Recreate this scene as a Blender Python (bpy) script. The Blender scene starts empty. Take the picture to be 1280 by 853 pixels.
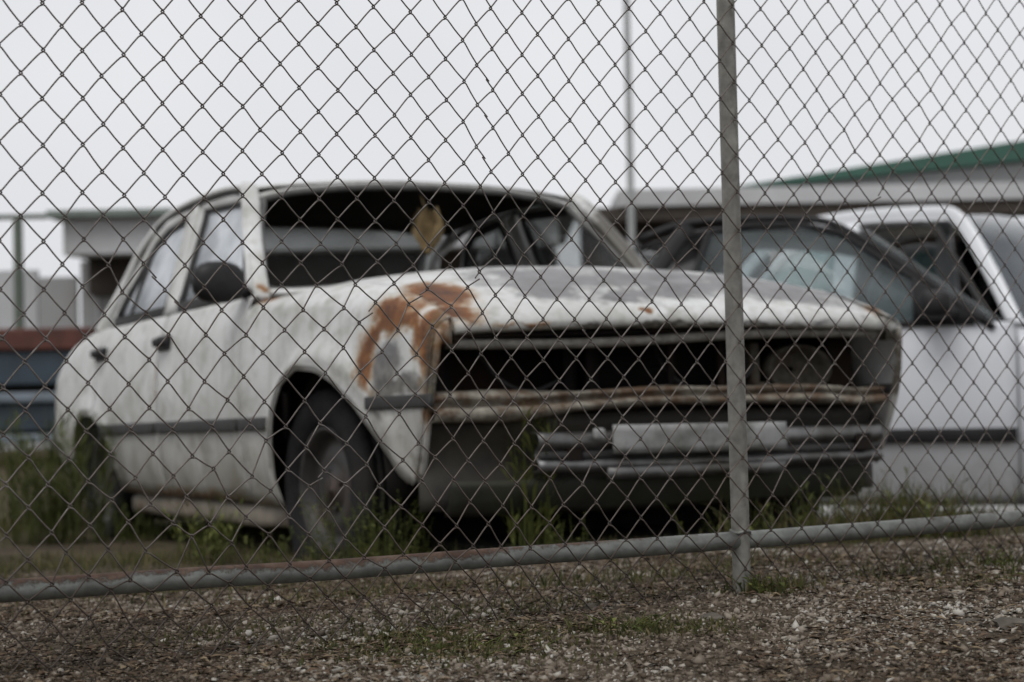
import bpy, bmesh, math, random
import numpy as np
from mathutils import Vector, Matrix, noise
random.seed(7); rng = np.random.default_rng(7)
R = math.radians
sc = bpy.context.scene
COL = sc.collection

# ------------------------------------------------------------------ camera, world, sun, exposure
cd = bpy.data.cameras.new('camera'); cam = bpy.data.objects.new('camera', cd); COL.objects.link(cam)
sc.camera = cam
cd.sensor_width = 36.0; cd.lens = 2300/1280*36.0; cd.clip_start = .05; cd.clip_end = 2000
PITCH = math.atan((475-426.5)/2300); ROLL = 0.02
cam.matrix_world = Matrix.Translation((0, 0, .41)) @ Matrix.Rotation(R(90)+PITCH, 4, 'X') @ Matrix.Rotation(-ROLL, 4, 'Z')
cd.dof.use_dof = True; cd.dof.focus_distance = 3.02; cd.dof.aperture_fstop = 4.0; cd.dof.aperture_blades = 8

w = bpy.data.worlds.new('World'); sc.world = w; w.use_nodes = True
nt = w.node_tree; nt.nodes.clear()
SUN_EL, SUN_ROT = R(58), R(205)
sky = nt.nodes.new('ShaderNodeTexSky'); sky.sky_type = 'NISHITA'; sky.sun_disc = False
sky.sun_elevation = SUN_EL; sky.sun_rotation = SUN_ROT; sky.dust_density = 3.0; sky.air_density = 1.0
hs = nt.nodes.new('ShaderNodeHueSaturation'); hs.inputs['Saturation'].default_value = .12
nt.links.new(sky.outputs[0], hs.inputs['Color'])
tc = nt.nodes.new('ShaderNodeTexCoord'); nz = nt.nodes.new('ShaderNodeTexNoise')
nz.inputs['Scale'].default_value = 1.7; nz.inputs['Detail'].default_value = 4
nt.links.new(tc.outputs['Generated'], nz.inputs['Vector'])
cl = nt.nodes.new('ShaderNodeValToRGB')
cl.color_ramp.elements[0].position = .3; cl.color_ramp.elements[0].color = (6.9, 7.08, 7.55, 1)
cl.color_ramp.elements[1].position = .7; cl.color_ramp.elements[1].color = (9.7, 9.75, 9.9, 1)
nt.links.new(nz.outputs['Fac'], cl.inputs['Fac'])
mx = nt.nodes.new('ShaderNodeMixRGB'); mx.inputs[0].default_value = .85
nt.links.new(hs.outputs[0], mx.inputs[1]); nt.links.new(cl.outputs[0], mx.inputs[2])
bg = nt.nodes.new('ShaderNodeBackground'); bg.inputs['Strength'].default_value = .1
wo = nt.nodes.new('ShaderNodeOutputWorld')
nt.links.new(mx.outputs[0], bg.inputs['Color']); nt.links.new(bg.outputs[0], wo.inputs['Surface'])

sl = bpy.data.lights.new('sun', 'SUN'); sl.energy = 1.5; sl.angle = R(35); sl.color = (1, .98, .95)
so = bpy.data.objects.new('sun', sl); COL.objects.link(so)
sd = Vector((math.sin(SUN_ROT)*math.cos(SUN_EL), math.cos(SUN_ROT)*math.cos(SUN_EL), math.sin(SUN_EL)))
so.rotation_euler = sd.to_track_quat('Z', 'Y').to_euler(); so.location = (0, 0, 20)
vs = sc.view_settings; vs.view_transform = 'Standard'; vs.look = 'None'; vs.exposure = 0.0; vs.gamma = 1
vs.use_curve_mapping = False
sc.cycles.max_bounces = 8; sc.cycles.transparent_max_bounces = 12
sc.cycles.use_denoising = True

# ------------------------------------------------------------------ node helpers
class NB:
    def __init__(s, name):
        s.m = bpy.data.materials.new(name); s.m.use_nodes = True; s.t = s.m.node_tree; s.t.nodes.clear()
        s.out = s.n('ShaderNodeOutputMaterial')
        s.obj = s.n('ShaderNodeTexCoord').outputs['Object']
    def n(s, typ, _op=None, **kw):
        nd = s.t.nodes.new(typ)
        if _op: nd.operation = _op
        for k, v in kw.items():
            k2 = int(k[1:]) if k[0] == '_' else k.replace('__', ' ')
            s.set(nd.inputs[k2], v)
        return nd
    def set(s, inp, v):
        if isinstance(v, bpy.types.NodeSocket): s.t.links.new(v, inp)
        elif isinstance(v, bpy.types.Node): s.t.links.new(v.outputs[0], inp)
        else:
            if isinstance(v, (tuple, list)) and len(v) == 3 and inp.type == 'RGBA': v = (*v, 1)
            inp.default_value = v
    def math(s, op, a, b=0.0, clamp=False):
        nd = s.n('ShaderNodeMath', op, _0=a, _1=b); nd.use_clamp = clamp; return nd.outputs[0]
    def vec(s, op, a, b=(0, 0, 0)):
        nd = s.n('ShaderNodeVectorMath', op, _0=a, _1=b)
        return nd.outputs['Value'] if op == 'LENGTH' else nd.outputs[0]
    def noise(s, scale, detail=4, rough=.55, vec=None, stretch=None, color=False, dist=0):
        v = vec if vec is not None else s.obj
        if stretch: v = s.vec('MULTIPLY', v, stretch)
        nd = s.n('ShaderNodeTexNoise', Vector=v, Scale=scale, Detail=detail, Roughness=rough, Distortion=dist)
        return nd.outputs['Color'] if color else nd.outputs['Fac']
    def ramp(s, fac, stops):
        nd = s.n('ShaderNodeValToRGB', Fac=fac); e = nd.color_ramp.elements
        while len(e) < len(stops): e.new(.5)
        for el, (p, c) in zip(e, stops):
            el.position = p; el.color = (c, c, c, 1) if isinstance(c, (int, float)) else (*c, 1)
        return nd.outputs[0]
    def mix(s, f, a, b, mode='MIX'):
        nd = s.n('ShaderNodeMixRGB', Fac=f, Color1=a, Color2=b); nd.blend_type = mode; return nd.outputs[0]
    def mapr(s, v, a, b, c=0., d=1.):
        return s.n('ShaderNodeMapRange', _0=v, _1=a, _2=b, _3=c, _4=d).outputs[0]
    def sep(s, v): return s.n('ShaderNodeSeparateXYZ', _0=v).outputs
    def spots(s, P, L):
        out = None
        for c, r, k in L:
            d = s.vec('LENGTH', s.vec('DIVIDE', s.vec('SUBTRACT', P, c), r))
            v = s.mapr(d, 0, 1.6, k, k-1.6)
            out = v if out is None else s.math('MAXIMUM', out, v)
        return out
    def bsdf(s, color, rough=.6, metal=0., spec=.5, bump=None, bd=.01, bs=1., **kw):
        b = s.n('ShaderNodeBsdfPrincipled', Roughness=rough, Metallic=metal)
        s.set(b.inputs['Base Color'], color); s.set(b.inputs['Specular IOR Level'], spec)
        for k, v in kw.items(): s.set(b.inputs[k.replace('__', ' ')], v)
        if bump is not None:
            s.set(b.inputs['Normal'], s.n('ShaderNodeBump', Height=bump, Distance=bd, Strength=bs).outputs[0])
        return b
    def done(s, sh):
        s.t.links.new(sh.outputs[0], s.out.inputs['Surface']); return s.m

def simple(name, col, rough=.6, metal=0., var=.25, scale=12., spec=.4, bump=.002, dirt=None):
    b = NB(name); n = b.noise(scale, 5)
    lo = tuple(c*(1-var) for c in col); hi = tuple(min(1, c*(1+var)) for c in col)
    c = b.ramp(n, [(.3, lo), (.7, hi)])
    if dirt: c = b.mix(b.ramp(b.noise(scale*.4, 6, .65), [(.48, 0), (.66, 1)]), c, dirt)
    return b.done(b.bsdf(c, b.mapr(n, .3, .7, rough-.08, rough+.08), metal, spec, n, bump))

MAT = {}
RUST = [(0, (.035, .016, .012)), (.35, (.085, .034, .018)), (.6, (.17, .066, .025)), (.85, (.29, .13, .045)), (1, (.40, .25, .12))]

def weathered_paint():
    b = NB('weathered_white_paint'); P0 = b.obj
    wv = b.vec('SCALE', b.vec('SUBTRACT', b.noise(9, 5, .6, color=True), (.5, .5, .5)))
    wv.node.inputs['Scale'].default_value = .11
    P = b.vec('ADD', P0, wv)
    x, y, z = b.sep(P0)
    big = b.noise(3.2, 6, .6); fine = b.noise(38, 6, .65); streak = b.noise(1, 5, .6, stretch=(26, 26, 2.6))
    base = b.ramp(big, [(.3, (.46, .462, .445)), (.5, (.575, .58, .57)), (.72, (.66, .668, .67))])
    base = b.mix(b.ramp(streak, [(.48, 0), (.74, .55)]), base, (.32, .315, .265))
    blot = b.noise(7.5, 7, .72); base = b.mix(b.ramp(blot, [(.51, 0), (.66, .65)]), base, (.25, .245, .21))
    # grey primer and worn patches
    prim = b.spots(P, [((.44, -.25, .88), (.23, .26, .14), 1.25), ((.46, .08, .88), (.22, .34, .14), 1.25),
                       ((.48, .42, .86), (.20, .36, .14), 1.25), ((.48, .66, .82), (.15, .16, .12), 1.15),
                       ((.62, -.16, .82), (.05, .08, .06), 1.2), ((.15, 0., .95), (.16, .6, .1), .9),
                       ((.47, -.78, .62), (.10, .10, .11), 1.25), ((.54, -.78, .585), (.15, .10, .035), 1.35),
                       ((.735, -.33, .735), (.03, .12, .02), .9), ((.735, .2, .735), (.03, .5, .016), .7)])
    pm = b.ramp(b.math('ADD', b.math('ADD', prim, b.math('MULTIPLY', b.math('SUBTRACT', b.noise(7, 5, .6), .5), 2.6)), b.math('MULTIPLY', b.math('SUBTRACT', fine, .5), .7)), [(.12, 0), (.62, .95)])
    pcol = b.ramp(b.noise(14, 5), [(.3, (.062, .060, .064)), (.7, (.17, .166, .175))])
    pcol = b.mix(b.math('MULTIPLY', b.mapr(z, .62, .70, 1, 0), b.mapr(y, -.74, -.70, 1, 0)), pcol, b.ramp(b.noise(22, 6, .7), [(.38, (.035, .034, .033)), (.62, (.17, .165, .15))]))
    base = b.mix(pm, base, pcol)
    # rust
    ringd = b.vec('LENGTH', b.vec('DIVIDE', b.vec('SUBTRACT', P, (.515, -.77, .655)), (.155, .30, .125)))
    ring = b.mapr(b.math('ABSOLUTE', b.math('SUBTRACT', ringd, 1.0)), 0, .6, .72, -.5)
    side = b.mapr(y, -.66, -.60, 1, 0); ring = b.math('SUBTRACT', ring, b.math('MULTIPLY', b.math('SUBTRACT', 1., side), 3.))
    ring = b.math('SUBTRACT', ring, b.mapr(z, .52, .62, 1.0, 0))
    ring = b.math('SUBTRACT', ring, b.math('MULTIPLY', b.mapr(x, .52, .60, 0, .38), b.mapr(z, .70, .76, 1, 0)))
    rust = b.spots(P, [((.47, -.64, .81), (.15, .09, .09), 1.3), ((.46, -.74, .775), (.16, .07, .06), 1.25),
                       ((.62, -.66, .765), (.12, .07, .06), 1.2), ((.67, -.74, .70), (.07, .06, .10), 1.25),
                       ((.72, -.5, .735), (.03, .14, .018), .75),
                       ((.705, -.125, .772), (.018, .022, .03), 1.1), ((.64, .70, .755), (.11, .06, .06), .72),
                       ((-.50, -.76, .875), (.17, .06, .035), .95), ((-.62, -.76, .93), (.04, .05, .10), .6), ((-.34, -.74, .895), (.12, .06, .02), .7),
                       ((-1.52, -.85, .66), (.010, .05, .12), .75), ((-2.41, -.85, .66), (.010, .05, .10), .5),
                       ((-3.33, -.80, .62), (.03, .08, .16), .7), ((-1.4, -.82, .25), (1.4, .08, .04), .9),
                       ((.68, -.78, .45), (.06, .05, .18), .95), ((.60, -.78, .34), (.05, .05, .06), .75), ((.72, .74, .60), (.05, .06, .2), .75),
                       ((-1.06, -.63, 1.30), (.05, .05, .05), .6), ((.7, .3, .735), (.03, .5, .012), .6)])
    rust = b.math('MAXIMUM', rust, ring)
    rm = b.math('ADD', rust, b.math('MULTIPLY', b.math('SUBTRACT', b.noise(24, 7, .7), .5), .95))
    halo = b.ramp(rm, [(.0, 0), (.32, .8)]); core = b.ramp(rm, [(.20, 0), (.50, 1)])
    base = b.mix(halo, base, (.36, .255, .15))
    rcol = b.ramp(b.math('SUBTRACT', 1.62, b.math('ADD', b.math('MULTIPLY', rm, .50), b.math('MULTIPLY', b.noise(15, 7, .75), 1.5))), RUST)
    base = b.mix(core, base, rcol)
    # splash dirt near the sills, algae along seams
    dm = b.math('MULTIPLY', b.mapr(z, .20, .62, .95, 0.08), b.ramp(b.noise(5, 6, .65, stretch=(1, 1, .6)), [(.3, .4), (.62, 1)]))
    grm_shade = b.spots(P, [((.71, -.77, .55), (.05, .06, .24), 1.), ((.62, -.79, .38), (.10, .06, .10), .9), ((-.83, .71, 1.14), (.30, .10, .30), 1.15), ((.71, .73, .60), (.07, .08, .24), 1.1), ((.735, 0., .735), (.02, .8, .014), .85), ((.69, -.71, .715), (.05, .06, .05), 1.0), ((-1.2, -.62, 1.35), (1.4, .05, .03), .55)])  # grime spots; the one on the left windscreen pillar also paints its shade
    grm_shade = b.ramp(b.math('ADD', grm_shade, b.math('MULTIPLY', b.math('SUBTRACT', b.noise(18, 7, .7), .5), 1.3)), [(.10, 0), (.60, .92)])
    base = b.mix(grm_shade, base, (.055, .048, .036))
    base = b.mix(dm, base, (.13, .11, .072))
    alg = b.ramp(b.noise(6.5, 6, .7), [(.60, 0), (.74, .45)])
    base = b.mix(alg, base, (.20, .20, .10))
    ro = b.math('ADD', b.mapr(big, .3, .7, .34, .5), b.math('MULTIPLY', core, .4))
    h = b.math('ADD', b.math('MULTIPLY', fine, b.math('ADD', b.math('MULTIPLY', core, 1.), .06)), b.math('MULTIPLY', big, .4))
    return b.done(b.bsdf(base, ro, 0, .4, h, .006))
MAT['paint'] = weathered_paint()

def rusty_metal(name, c0, c1, amt=.5, rough=.65, scale=14, metal=.0, bump=.004, pal=None):
    b = NB(name); n = b.noise(scale, 7, .65); n2 = b.noise(scale*3, 5)
    base = b.ramp(n2, [(.3, c0), (.7, c1)])
    rc = b.ramp(b.math('SUBTRACT', 1.3, n), pal or RUST[:4])
    m = b.ramp(n, [(1-amt-.06, 0), (1-amt+.08, 1)])
    return b.done(b.bsdf(b.mix(m, base, rc), rough, metal, .3, b.math('ADD', n2, m), bump))
MAT['front_lip'] = rusty_metal('rust_streaked_lip', (.13, .118, .095), (.30, .28, .235), .50, .8, 11, pal=[(0, (.03, .02, .014)), (.5, (.075, .045, .028)), (1, (.15, .10, .065))])
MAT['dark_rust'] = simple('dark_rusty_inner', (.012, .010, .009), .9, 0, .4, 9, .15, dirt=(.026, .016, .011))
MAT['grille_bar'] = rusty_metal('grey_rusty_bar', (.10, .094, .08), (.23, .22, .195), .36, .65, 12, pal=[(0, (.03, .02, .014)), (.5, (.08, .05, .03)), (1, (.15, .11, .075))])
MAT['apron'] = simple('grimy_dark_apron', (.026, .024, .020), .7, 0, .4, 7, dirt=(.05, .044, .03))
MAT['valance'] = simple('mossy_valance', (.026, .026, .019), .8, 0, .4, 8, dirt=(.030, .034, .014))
MAT['chrome'] = simple('dull_chrome', (.15, .15, .15), .45, .7, .5, 11, .5, .001, dirt=(.06, .056, .045))
MAT['plate'] = simple('faded_white_plate', (.25, .255, .25), .6, 0, .25, 14, dirt=(.09, .09, .075))
MAT['bucket'] = rusty_metal('headlamp_bucket_tan', (.04, .036, .028), (.10, .09, .07), .40, .85, 12, pal=[(0, (.03, .02, .014)), (1, (.09, .06, .04))])
MAT['rubber'] = simple('perished_rubber', (.035, .035, .034), .75, 0, .3, 20)
MAT['black_plastic'] = simple('black_plastic', (.014, .014, .015), .5, 0, .2, 25, .25)
MAT['gasket'] = simple('grey_gasket', (.11, .11, .105), .6, 0, .3, 16)
MAT['vinyl'] = simple('dark_brown_vinyl', (.012, .010, .008), .7, 0, .4, 14, .2)
MAT['lining'] = simple('dark_headlining', (.035, .028, .020), .95, 0, .35, 6, .1)
MAT['interior'] = simple('dark_interior_steel', (.014, .013, .012), .9, 0, .35, 8, .15)
MAT['rag'] = simple('tan_dried_cloth', (.26, .19, .10), .95, 0, .5, 22, .1)
MAT['rim'] = simple('dark_steel_rim', (.030, .028, .026), .5, 0, .4, 18, dirt=(.050, .030, .020))
MAT['sill'] = simple('dirty_rusting_shaded_sill', (.20, .175, .14), .7, 0, .35, 8, dirt=(.11, .065, .04))  # brown-grey dirt, darkened so the colour also holds the sill's shading

def tyre_mat():
    b = NB('dusty_tyre_rubber'); n = b.noise(16, 6, .65); f = b.noise(70, 4)
    c = b.ramp(n, [(.3, (.010, .010, .011)), (.7, (.022, .0215, .0215))])
    c = b.mix(b.ramp(b.noise(5, 5), [(.5, 0), (.72, .35)]), c, (.042, .038, .032))
    return b.done(b.bsdf(c, .85, 0, .12, f, .002))
MAT['tyre'] = tyre_mat()

def glass(name, tint, haze, hz_col, rough=.03, ior=1.5):
    b = NB(name)
    t = b.n('ShaderNodeBsdfTransparent', Color=tint)
    g = b.n('ShaderNodeBsdfGlossy', Color=(.9, .9, .9), Roughness=rough)
    f0 = ((ior-1)/(ior+1))**2; lw_ = b.n('ShaderNodeLayerWeight', Blend=.5).outputs['Facing']
    fr = b.math('ADD', b.math('MULTIPLY', b.math('POWER', lw_, 5.), (1-f0)*(.8 if ior > 1.4 else .5 if ior > 1.3 else .15)), f0)
    m1 = b.n('ShaderNodeMixShader', Fac=fr, _1=t.outputs[0], _2=g.outputs[0])
    d = b.n('ShaderNodeBsdfDiffuse', Color=hz_col)
    hz = b.ramp(b.noise(6, 6, .6), [(.3, haze*.7), (.7, min(1, haze*1.25))])
    m2 = b.n('ShaderNodeMixShader', Fac=hz, _1=m1.outputs[0], _2=d.outputs[0])
    return b.done(m2)
MAT['dusty_glass'] = glass('dusty_side_glass', (.85, .88, .90), .58, (.72, .75, .79))
MAT['far_glass'] = glass('hazy_far_glass', (.82, .84, .84), .16, (.45, .46, .46))
MAT['blocking_glass'] = glass('dark_light_blocking_pane', (.05, .06, .06), .06, (.08, .08, .08))
MAT['clear_glass'] = glass('clear_car_glass', (.86, .88, .88), .03, (.40, .42, .42), ior=1.22)
MAT['sedan_glass'] = glass('bluish_car_glass', (.84, .88, .885), .12, (.40, .44, .455), ior=1.38)
MAT['hatch_glass'] = glass('teal_car_glass', (.55, .68, .68), .55, (.46, .58, .59))
MAT['screen_glass'] = glass('grey_windscreen_glass', (.45, .50, .52), .22, (.33, .36, .39))

def car_white(name, col):
    b = NB(name); n = b.noise(2.5, 5); d = b.noise(9, 6, .65); x, y, z = b.sep(b.obj)
    c = b.ramp(n, [(.3, tuple(v*.93 for v in col)), (.7, col)])
    c = b.mix(b.math('MULTIPLY', b.mapr(z, .15, .5, .8, 0), b.ramp(d, [(.3, .2), (.65, 1)])), c, (.20, .19, .16))
    return b.done(b.bsdf(c, .28, .0, .5, n, .001, Coat__Weight=.3))
MAT['silver'] = car_white('silvery_white_paint', (.60, .615, .65))
MAT['white2'] = car_white('clean_white_paint', (.74, .755, .78))

def galv(name, rusttop=0.5, tint=(1, 1, 1), fade=0.):
    b = NB(name); n = b.noise(30, 6, .6); big = b.noise(4.5, 5, .6)
    a = [tuple(v*t for v, t in zip(c, tint)) for c in ((.15, .15, .145), (.23, .235, .23), (.31, .31, .305))]
    base = b.ramp(n, [(.3, a[0]), (.5, a[1]), (.72, a[2])])
    st = b.ramp(b.noise(1, 4, .6, stretch=(30, 30, 5)), [(.5, 0), (.75, .5)])
    base = b.mix(st, base, (.10, .095, .085))
    g = b.n('ShaderNodeNewGeometry'); nzz = b.sep(g.outputs['Normal'])[2]
    rm = b.math('ADD', b.math('MULTIPLY', b.math('SUBTRACT', big, .5), 2.0), b.math('MULTIPLY', b.math('SUBTRACT', b.noise(60, 7, .75), .5), 2.6))
    rm = b.math('ADD', rm, b.mapr(nzz, -.5, .95, -1.0, rusttop-.05))
    if fade: rm = b.math('SUBTRACT', rm, b.mapr(b.sep(b.obj)[0], .75, 1.35, 0, fade))
    core = b.ramp(rm, [(.0, 0), (.42, .95)])
    rc = b.ramp(n, [(.25, (.038, .021, .015)), (.5, (.080, .043, .028)), (.75, (.15, .105, .078))])
    return b.done(b.bsdf(b.mix(core, base, rc), b.mapr(core, 0, 1, .5, .85), .25, .4, b.math('ADD', n, core), .002))
MAT['post'] = galv('weathered_galvanised_post', -.45, (.92, .88, .80))
MAT['rail'] = galv('galvanised_rail_rusted_on_top', .66, (.74, .76, .71), .75)
def wire_mat():
    b = NB('rusting_fence_wire'); n = b.noise(55, 5, .6); m = b.noise(2.5, 4)
    c = b.ramp(n, [(.3, (.070, .058, .052)), (.55, (.140, .123, .112)), (.75, (.24, .222, .208))])
    c = b.mix(b.ramp(m, [(.45, 0), (.65, .6)]), c, (.09, .062, .046))
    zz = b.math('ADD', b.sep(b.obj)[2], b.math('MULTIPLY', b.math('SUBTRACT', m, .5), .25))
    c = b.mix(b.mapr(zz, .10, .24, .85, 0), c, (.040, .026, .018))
    return b.done(b.bsdf(c, .6, .3, .4, n, .0008))
MAT['wire'] = wire_mat()

def attr_mat(name, stops, rough=.85, trans=0., spec=.2):
    b = NB(name); a = b.n('ShaderNodeAttribute'); a.attribute_name = 'v'
    c = b.ramp(a.outputs['Fac'], stops)
    bs = b.bsdf(c, rough, 0, spec)
    if trans:
        t = b.n('ShaderNodeBsdfTranslucent', Color=c); return b.done(b.n('ShaderNodeMixShader', Fac=trans, _1=bs.outputs[0], _2=t.outputs[0]))
    return b.done(bs)
MAT['chips'] = attr_mat('gravel_chips', [(0, (.034, .025, .017)), (.3, (.085, .066, .048)), (.6, (.165, .135, .105)), (.85, (.28, .25, .21)), (1, (.38, .36, .32))], .9)
MAT['litter'] = attr_mat('dead_leaf_litter', [(0, (.030, .020, .013)), (.5, (.085, .056, .036)), (1, (.20, .155, .10))], .9)
MAT['blade'] = attr_mat('grass_blades', [(0, (.024, .030, .010)), (.3, (.052, .058, .019)), (.6, (.092, .086, .034)), (1, (.16, .125, .065))], .7, .25)
MAT['weed'] = attr_mat('weed_leaves', [(0, (.030, .040, .012)), (.5, (.085, .100, .026)), (1, (.21, .225, .065))], .65, .3)

def ground_mat():
    b = NB('dirt_and_gravel_ground'); n = b.noise(.9, 8, .65); f = b.noise(45, 6, .7); g = b.noise(140, 3)
    c = b.ramp(f, [(.25, (.036, .027, .018)), (.5, (.085, .065, .045)), (.72, (.16, .13, .098))])
    c = b.mix(b.ramp(b.noise(3.5, 6, .7), [(.42, .75), (.6, 0)]), c, (.030, .023, .015))
    gr = b.ramp(n, [(.42, 0), (.62, .8)])
    yy = b.sep(b.obj)[1]
    far = b.mapr(yy, 4.0, 7.0, .0, .85)
    c = b.mix(b.math('MULTIPLY', gr, b.math('ADD', far, .12)), c, b.ramp(f, [(.3, (.055, .050, .020)), (.7, (.125, .108, .055))]))
    return b.done(b.bsdf(c, .95, 0, .15, b.math('ADD', f, b.math('MULTIPLY', g, .4)), .012))
MAT['ground'] = ground_mat()

# ------------------------------------------------------------------ mesh helpers
def new(name, V, F, mat, parent=None, smooth=True, solid=0., soff=-1., attr=None, mats=None, auto=None):
    me = bpy.data.meshes.new(name); me.from_pydata([tuple(v) for v in V], [], [tuple(f) for f in F]); me.update()
    if smooth: me.polygons.foreach_set('use_smooth', [True]*len(me.polygons))
    o = bpy.data.objects.new(name, me); COL.objects.link(o)
    me.materials.append(MAT[mat] if isinstance(mat, str) else mat)
    if parent: o.parent = parent
    if attr is not None:
        a = me.attributes.new('v', 'FLOAT', 'POINT'); a.data.foreach_set('value', attr)
    if solid:
        md = o.modifiers.new('thickness', 'SOLIDIFY'); md.thickness = solid; md.offset = soff; md.use_rim = True
    if auto is not None: me.set_sharp_from_angle(angle=R(auto))
    return o
def empty(name, loc=(0, 0, 0), rot=(0, 0, 0)):
    e = bpy.data.objects.new(name, None); COL.objects.link(e); e.location = loc; e.rotation_euler = rot
    e.empty_display_size = .2; return e
def tag(o, label=None, cat=None, group=None, kind=None):
    if label: o['label'] = label
    if cat: o['category'] = cat
    if group: o['group'] = group
    if kind: o['kind'] = kind
    return o
def gridF(nu, nv, closeu=False, base=0, flip=False):
    F = []
    for i in range(nu if closeu else nu-1):
        for j in range(nv-1):
            a = base+i*nv+j; b2 = base+((i+1) % nu)*nv+j
            q = (a, b2, b2+1, a+1); F.append(q[::-1] if flip else q)
    return F
def box(x0, x1, y0, y1, z0, z1):
    V = [(x, y, z) for x in (x0, x1) for y in (y0, y1) for z in (z0, z1)]
    F = [(0, 1, 3, 2), (4, 6, 7, 5), (0, 4, 5, 1), (2, 3, 7, 6), (0, 2, 6, 4), (1, 5, 7, 3)]
    return V, F
def joinVF(L):
    V, F = [], []
    for v, f in L:
        b = len(V); V += list(v); F += [tuple(i+b for i in q) for q in f]
    return V, F
def bevel(o, wd=.004, seg=2):
    m = o.modifiers.new('bevel', 'BEVEL'); m.width = wd; m.segments = seg; m.limit_method = 'ANGLE'; return o
def smoothpath(pts, sub=4, closed=False):
    P = [Vector(p) for p in pts]; n = len(P); out = []
    rngn = n if closed else n-1
    for i in range(rngn):
        p1, p2 = P[i], P[(i+1) % n]
        p0 = P[(i-1) % n] if closed or i > 0 else p1*2-p2
        p3 = P[(i+2) % n] if closed or i+2 < n else p2*2-p1
        for k in range(sub):
            t = k/sub; t2 = t*t; t3 = t2*t
            out.append(.5*((2*p1)+(-p0+p2)*t+(2*p0-5*p1+4*p2-p3)*t2+(-p0+3*p1-3*p2+p3)*t3))
    if not closed: out.append(P[-1])
    return out
def sweep(path, prof, up=(0, 0, 1), closed=False, cap=True):
    """sweep a closed 2-D profile [(a,b)] along path; a along side vector, b along up-ish"""
    P = [Vector(p) for p in path]; n = len(P); m = len(prof(0) if callable(prof) else prof); V = []; upv = Vector(up)
    for i, p in enumerate(P):
        if closed: t = P[(i+1) % n]-P[i-1]
        else: t = P[min(i+1, n-1)]-P[max(i-1, 0)]
        t.normalize(); s = t.cross(upv)
        if s.length < 1e-4: s = Vector((1, 0, 0))
        s.normalize(); u = s.cross(t)
        pr = prof(i/(n-1)) if callable(prof) else prof
        V += [p+s*a+u*b for a, b in pr]
    F = []
    for i in range(n if closed else n-1):
        for j in range(m):
            a = i*m+j; b = i*m+(j+1) % m; c = ((i+1) % n)*m+(j+1) % m; d = ((i+1) % n)*m+j
            F.append((a, b, c, d))
    if cap and not closed:
        F.append(tuple(range(m))[::-1]); F.append(tuple(range((n-1)*m, n*m)))
    return V, F
def circ(r, n=8, ry=None): return [(r*math.cos(2*math.pi*k/n), (ry or r)*math.sin(2*math.pi*k/n)) for k in range(n)]
def rect(a, b): return [(-a/2, -b/2), (a/2, -b/2), (a/2, b/2), (-a/2, b/2)]
def rrect(a, b, r=.35, n=3):
    """rounded rectangle profile"""
    k = min(a, b)*r; out = []
    for cx, cy, s in ((a/2-k, b/2-k, 0), (-a/2+k, b/2-k, 90), (-a/2+k, -b/2+k, 180), (a/2-k, -b/2+k, 270)):
        for i in range(n): t = R(s+90*i/(n-1)); out.append((cx+k*math.cos(t), cy+k*math.sin(t)))
    return out
def lathe(prof, n=48, axis_y=True):
    """prof [(offset along y, radius)] about the y axis"""
    V = []; m = len(prof)
    for k in range(n):
        a = 2*math.pi*k/n
        V += [(r*math.cos(a), y, r*math.sin(a)) for y, r in prof]
    return V, gridF(n, m, True)
def ip(t, xs, ys): return float(np.interp(t, xs, ys))
def fbm(x, y, z=0., o=3):
    return noise.fractal(Vector((x, y, z)), 1., 2., o)
def resample(poly, n):
    """poly [(x,z)] resampled to n points by arc length"""
    P = np.array(poly, float); d = np.r_[0, np.cumsum(np.linalg.norm(np.diff(P, axis=0), axis=1))]
    t = np.linspace(0, d[-1], n); return [(np.interp(q, d, P[:, 0]), np.interp(q, d, P[:, 1])) for q in t]

# ------------------------------------------------------------------ setting: terrain
FO = np.array([-.677, 2.684]); FD = np.array([.825, .565]); FN = np.array([-.565, .825])
def gz(x, y, rough=True):
    p = FN[0]*(x-FO[0])+FN[1]*(y-FO[1])
    q = max(p-.3, 0.); r = min(max((x-.6)/1.3, 0), 1)
    z = -.058*q-.062*q*r*r*(3-2*r)
    z = -.36*(1-math.exp(z/.36*1.15)) if z < 0 else z
    if p < -.2: z -= .01*min(-p-.2, 3)
    if rough and p < 14: z += .012*fbm(x*1.3, y*1.3, 3.)+.005*fbm(x*7, y*7, 9.)
    return z
def nonuni(a, b, c0, c1, fine, growth):
    L = list(np.arange(c0, c1, fine)); s = fine; v = c1
    while v < b: L.append(v); s *= growth; v += s
    L.append(b); s = fine; v = c0
    while v > a: s *= growth; v -= s; L.insert(0, max(v, a))
    return L
gx = nonuni(-260, 260, -1.6, 2.2, .05, 1.16); gy = nonuni(-40, 420, 1.9, 6.2, .05, 1.14)
V = [(x, y, gz(x, y)) for x in gx for y in gy]
tag(new('ground', V, gridF(len(gx), len(gy)), 'ground'), 'brown dirt and gravel yard ground sloping away behind the fence', 'ground', kind='structure')

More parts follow.
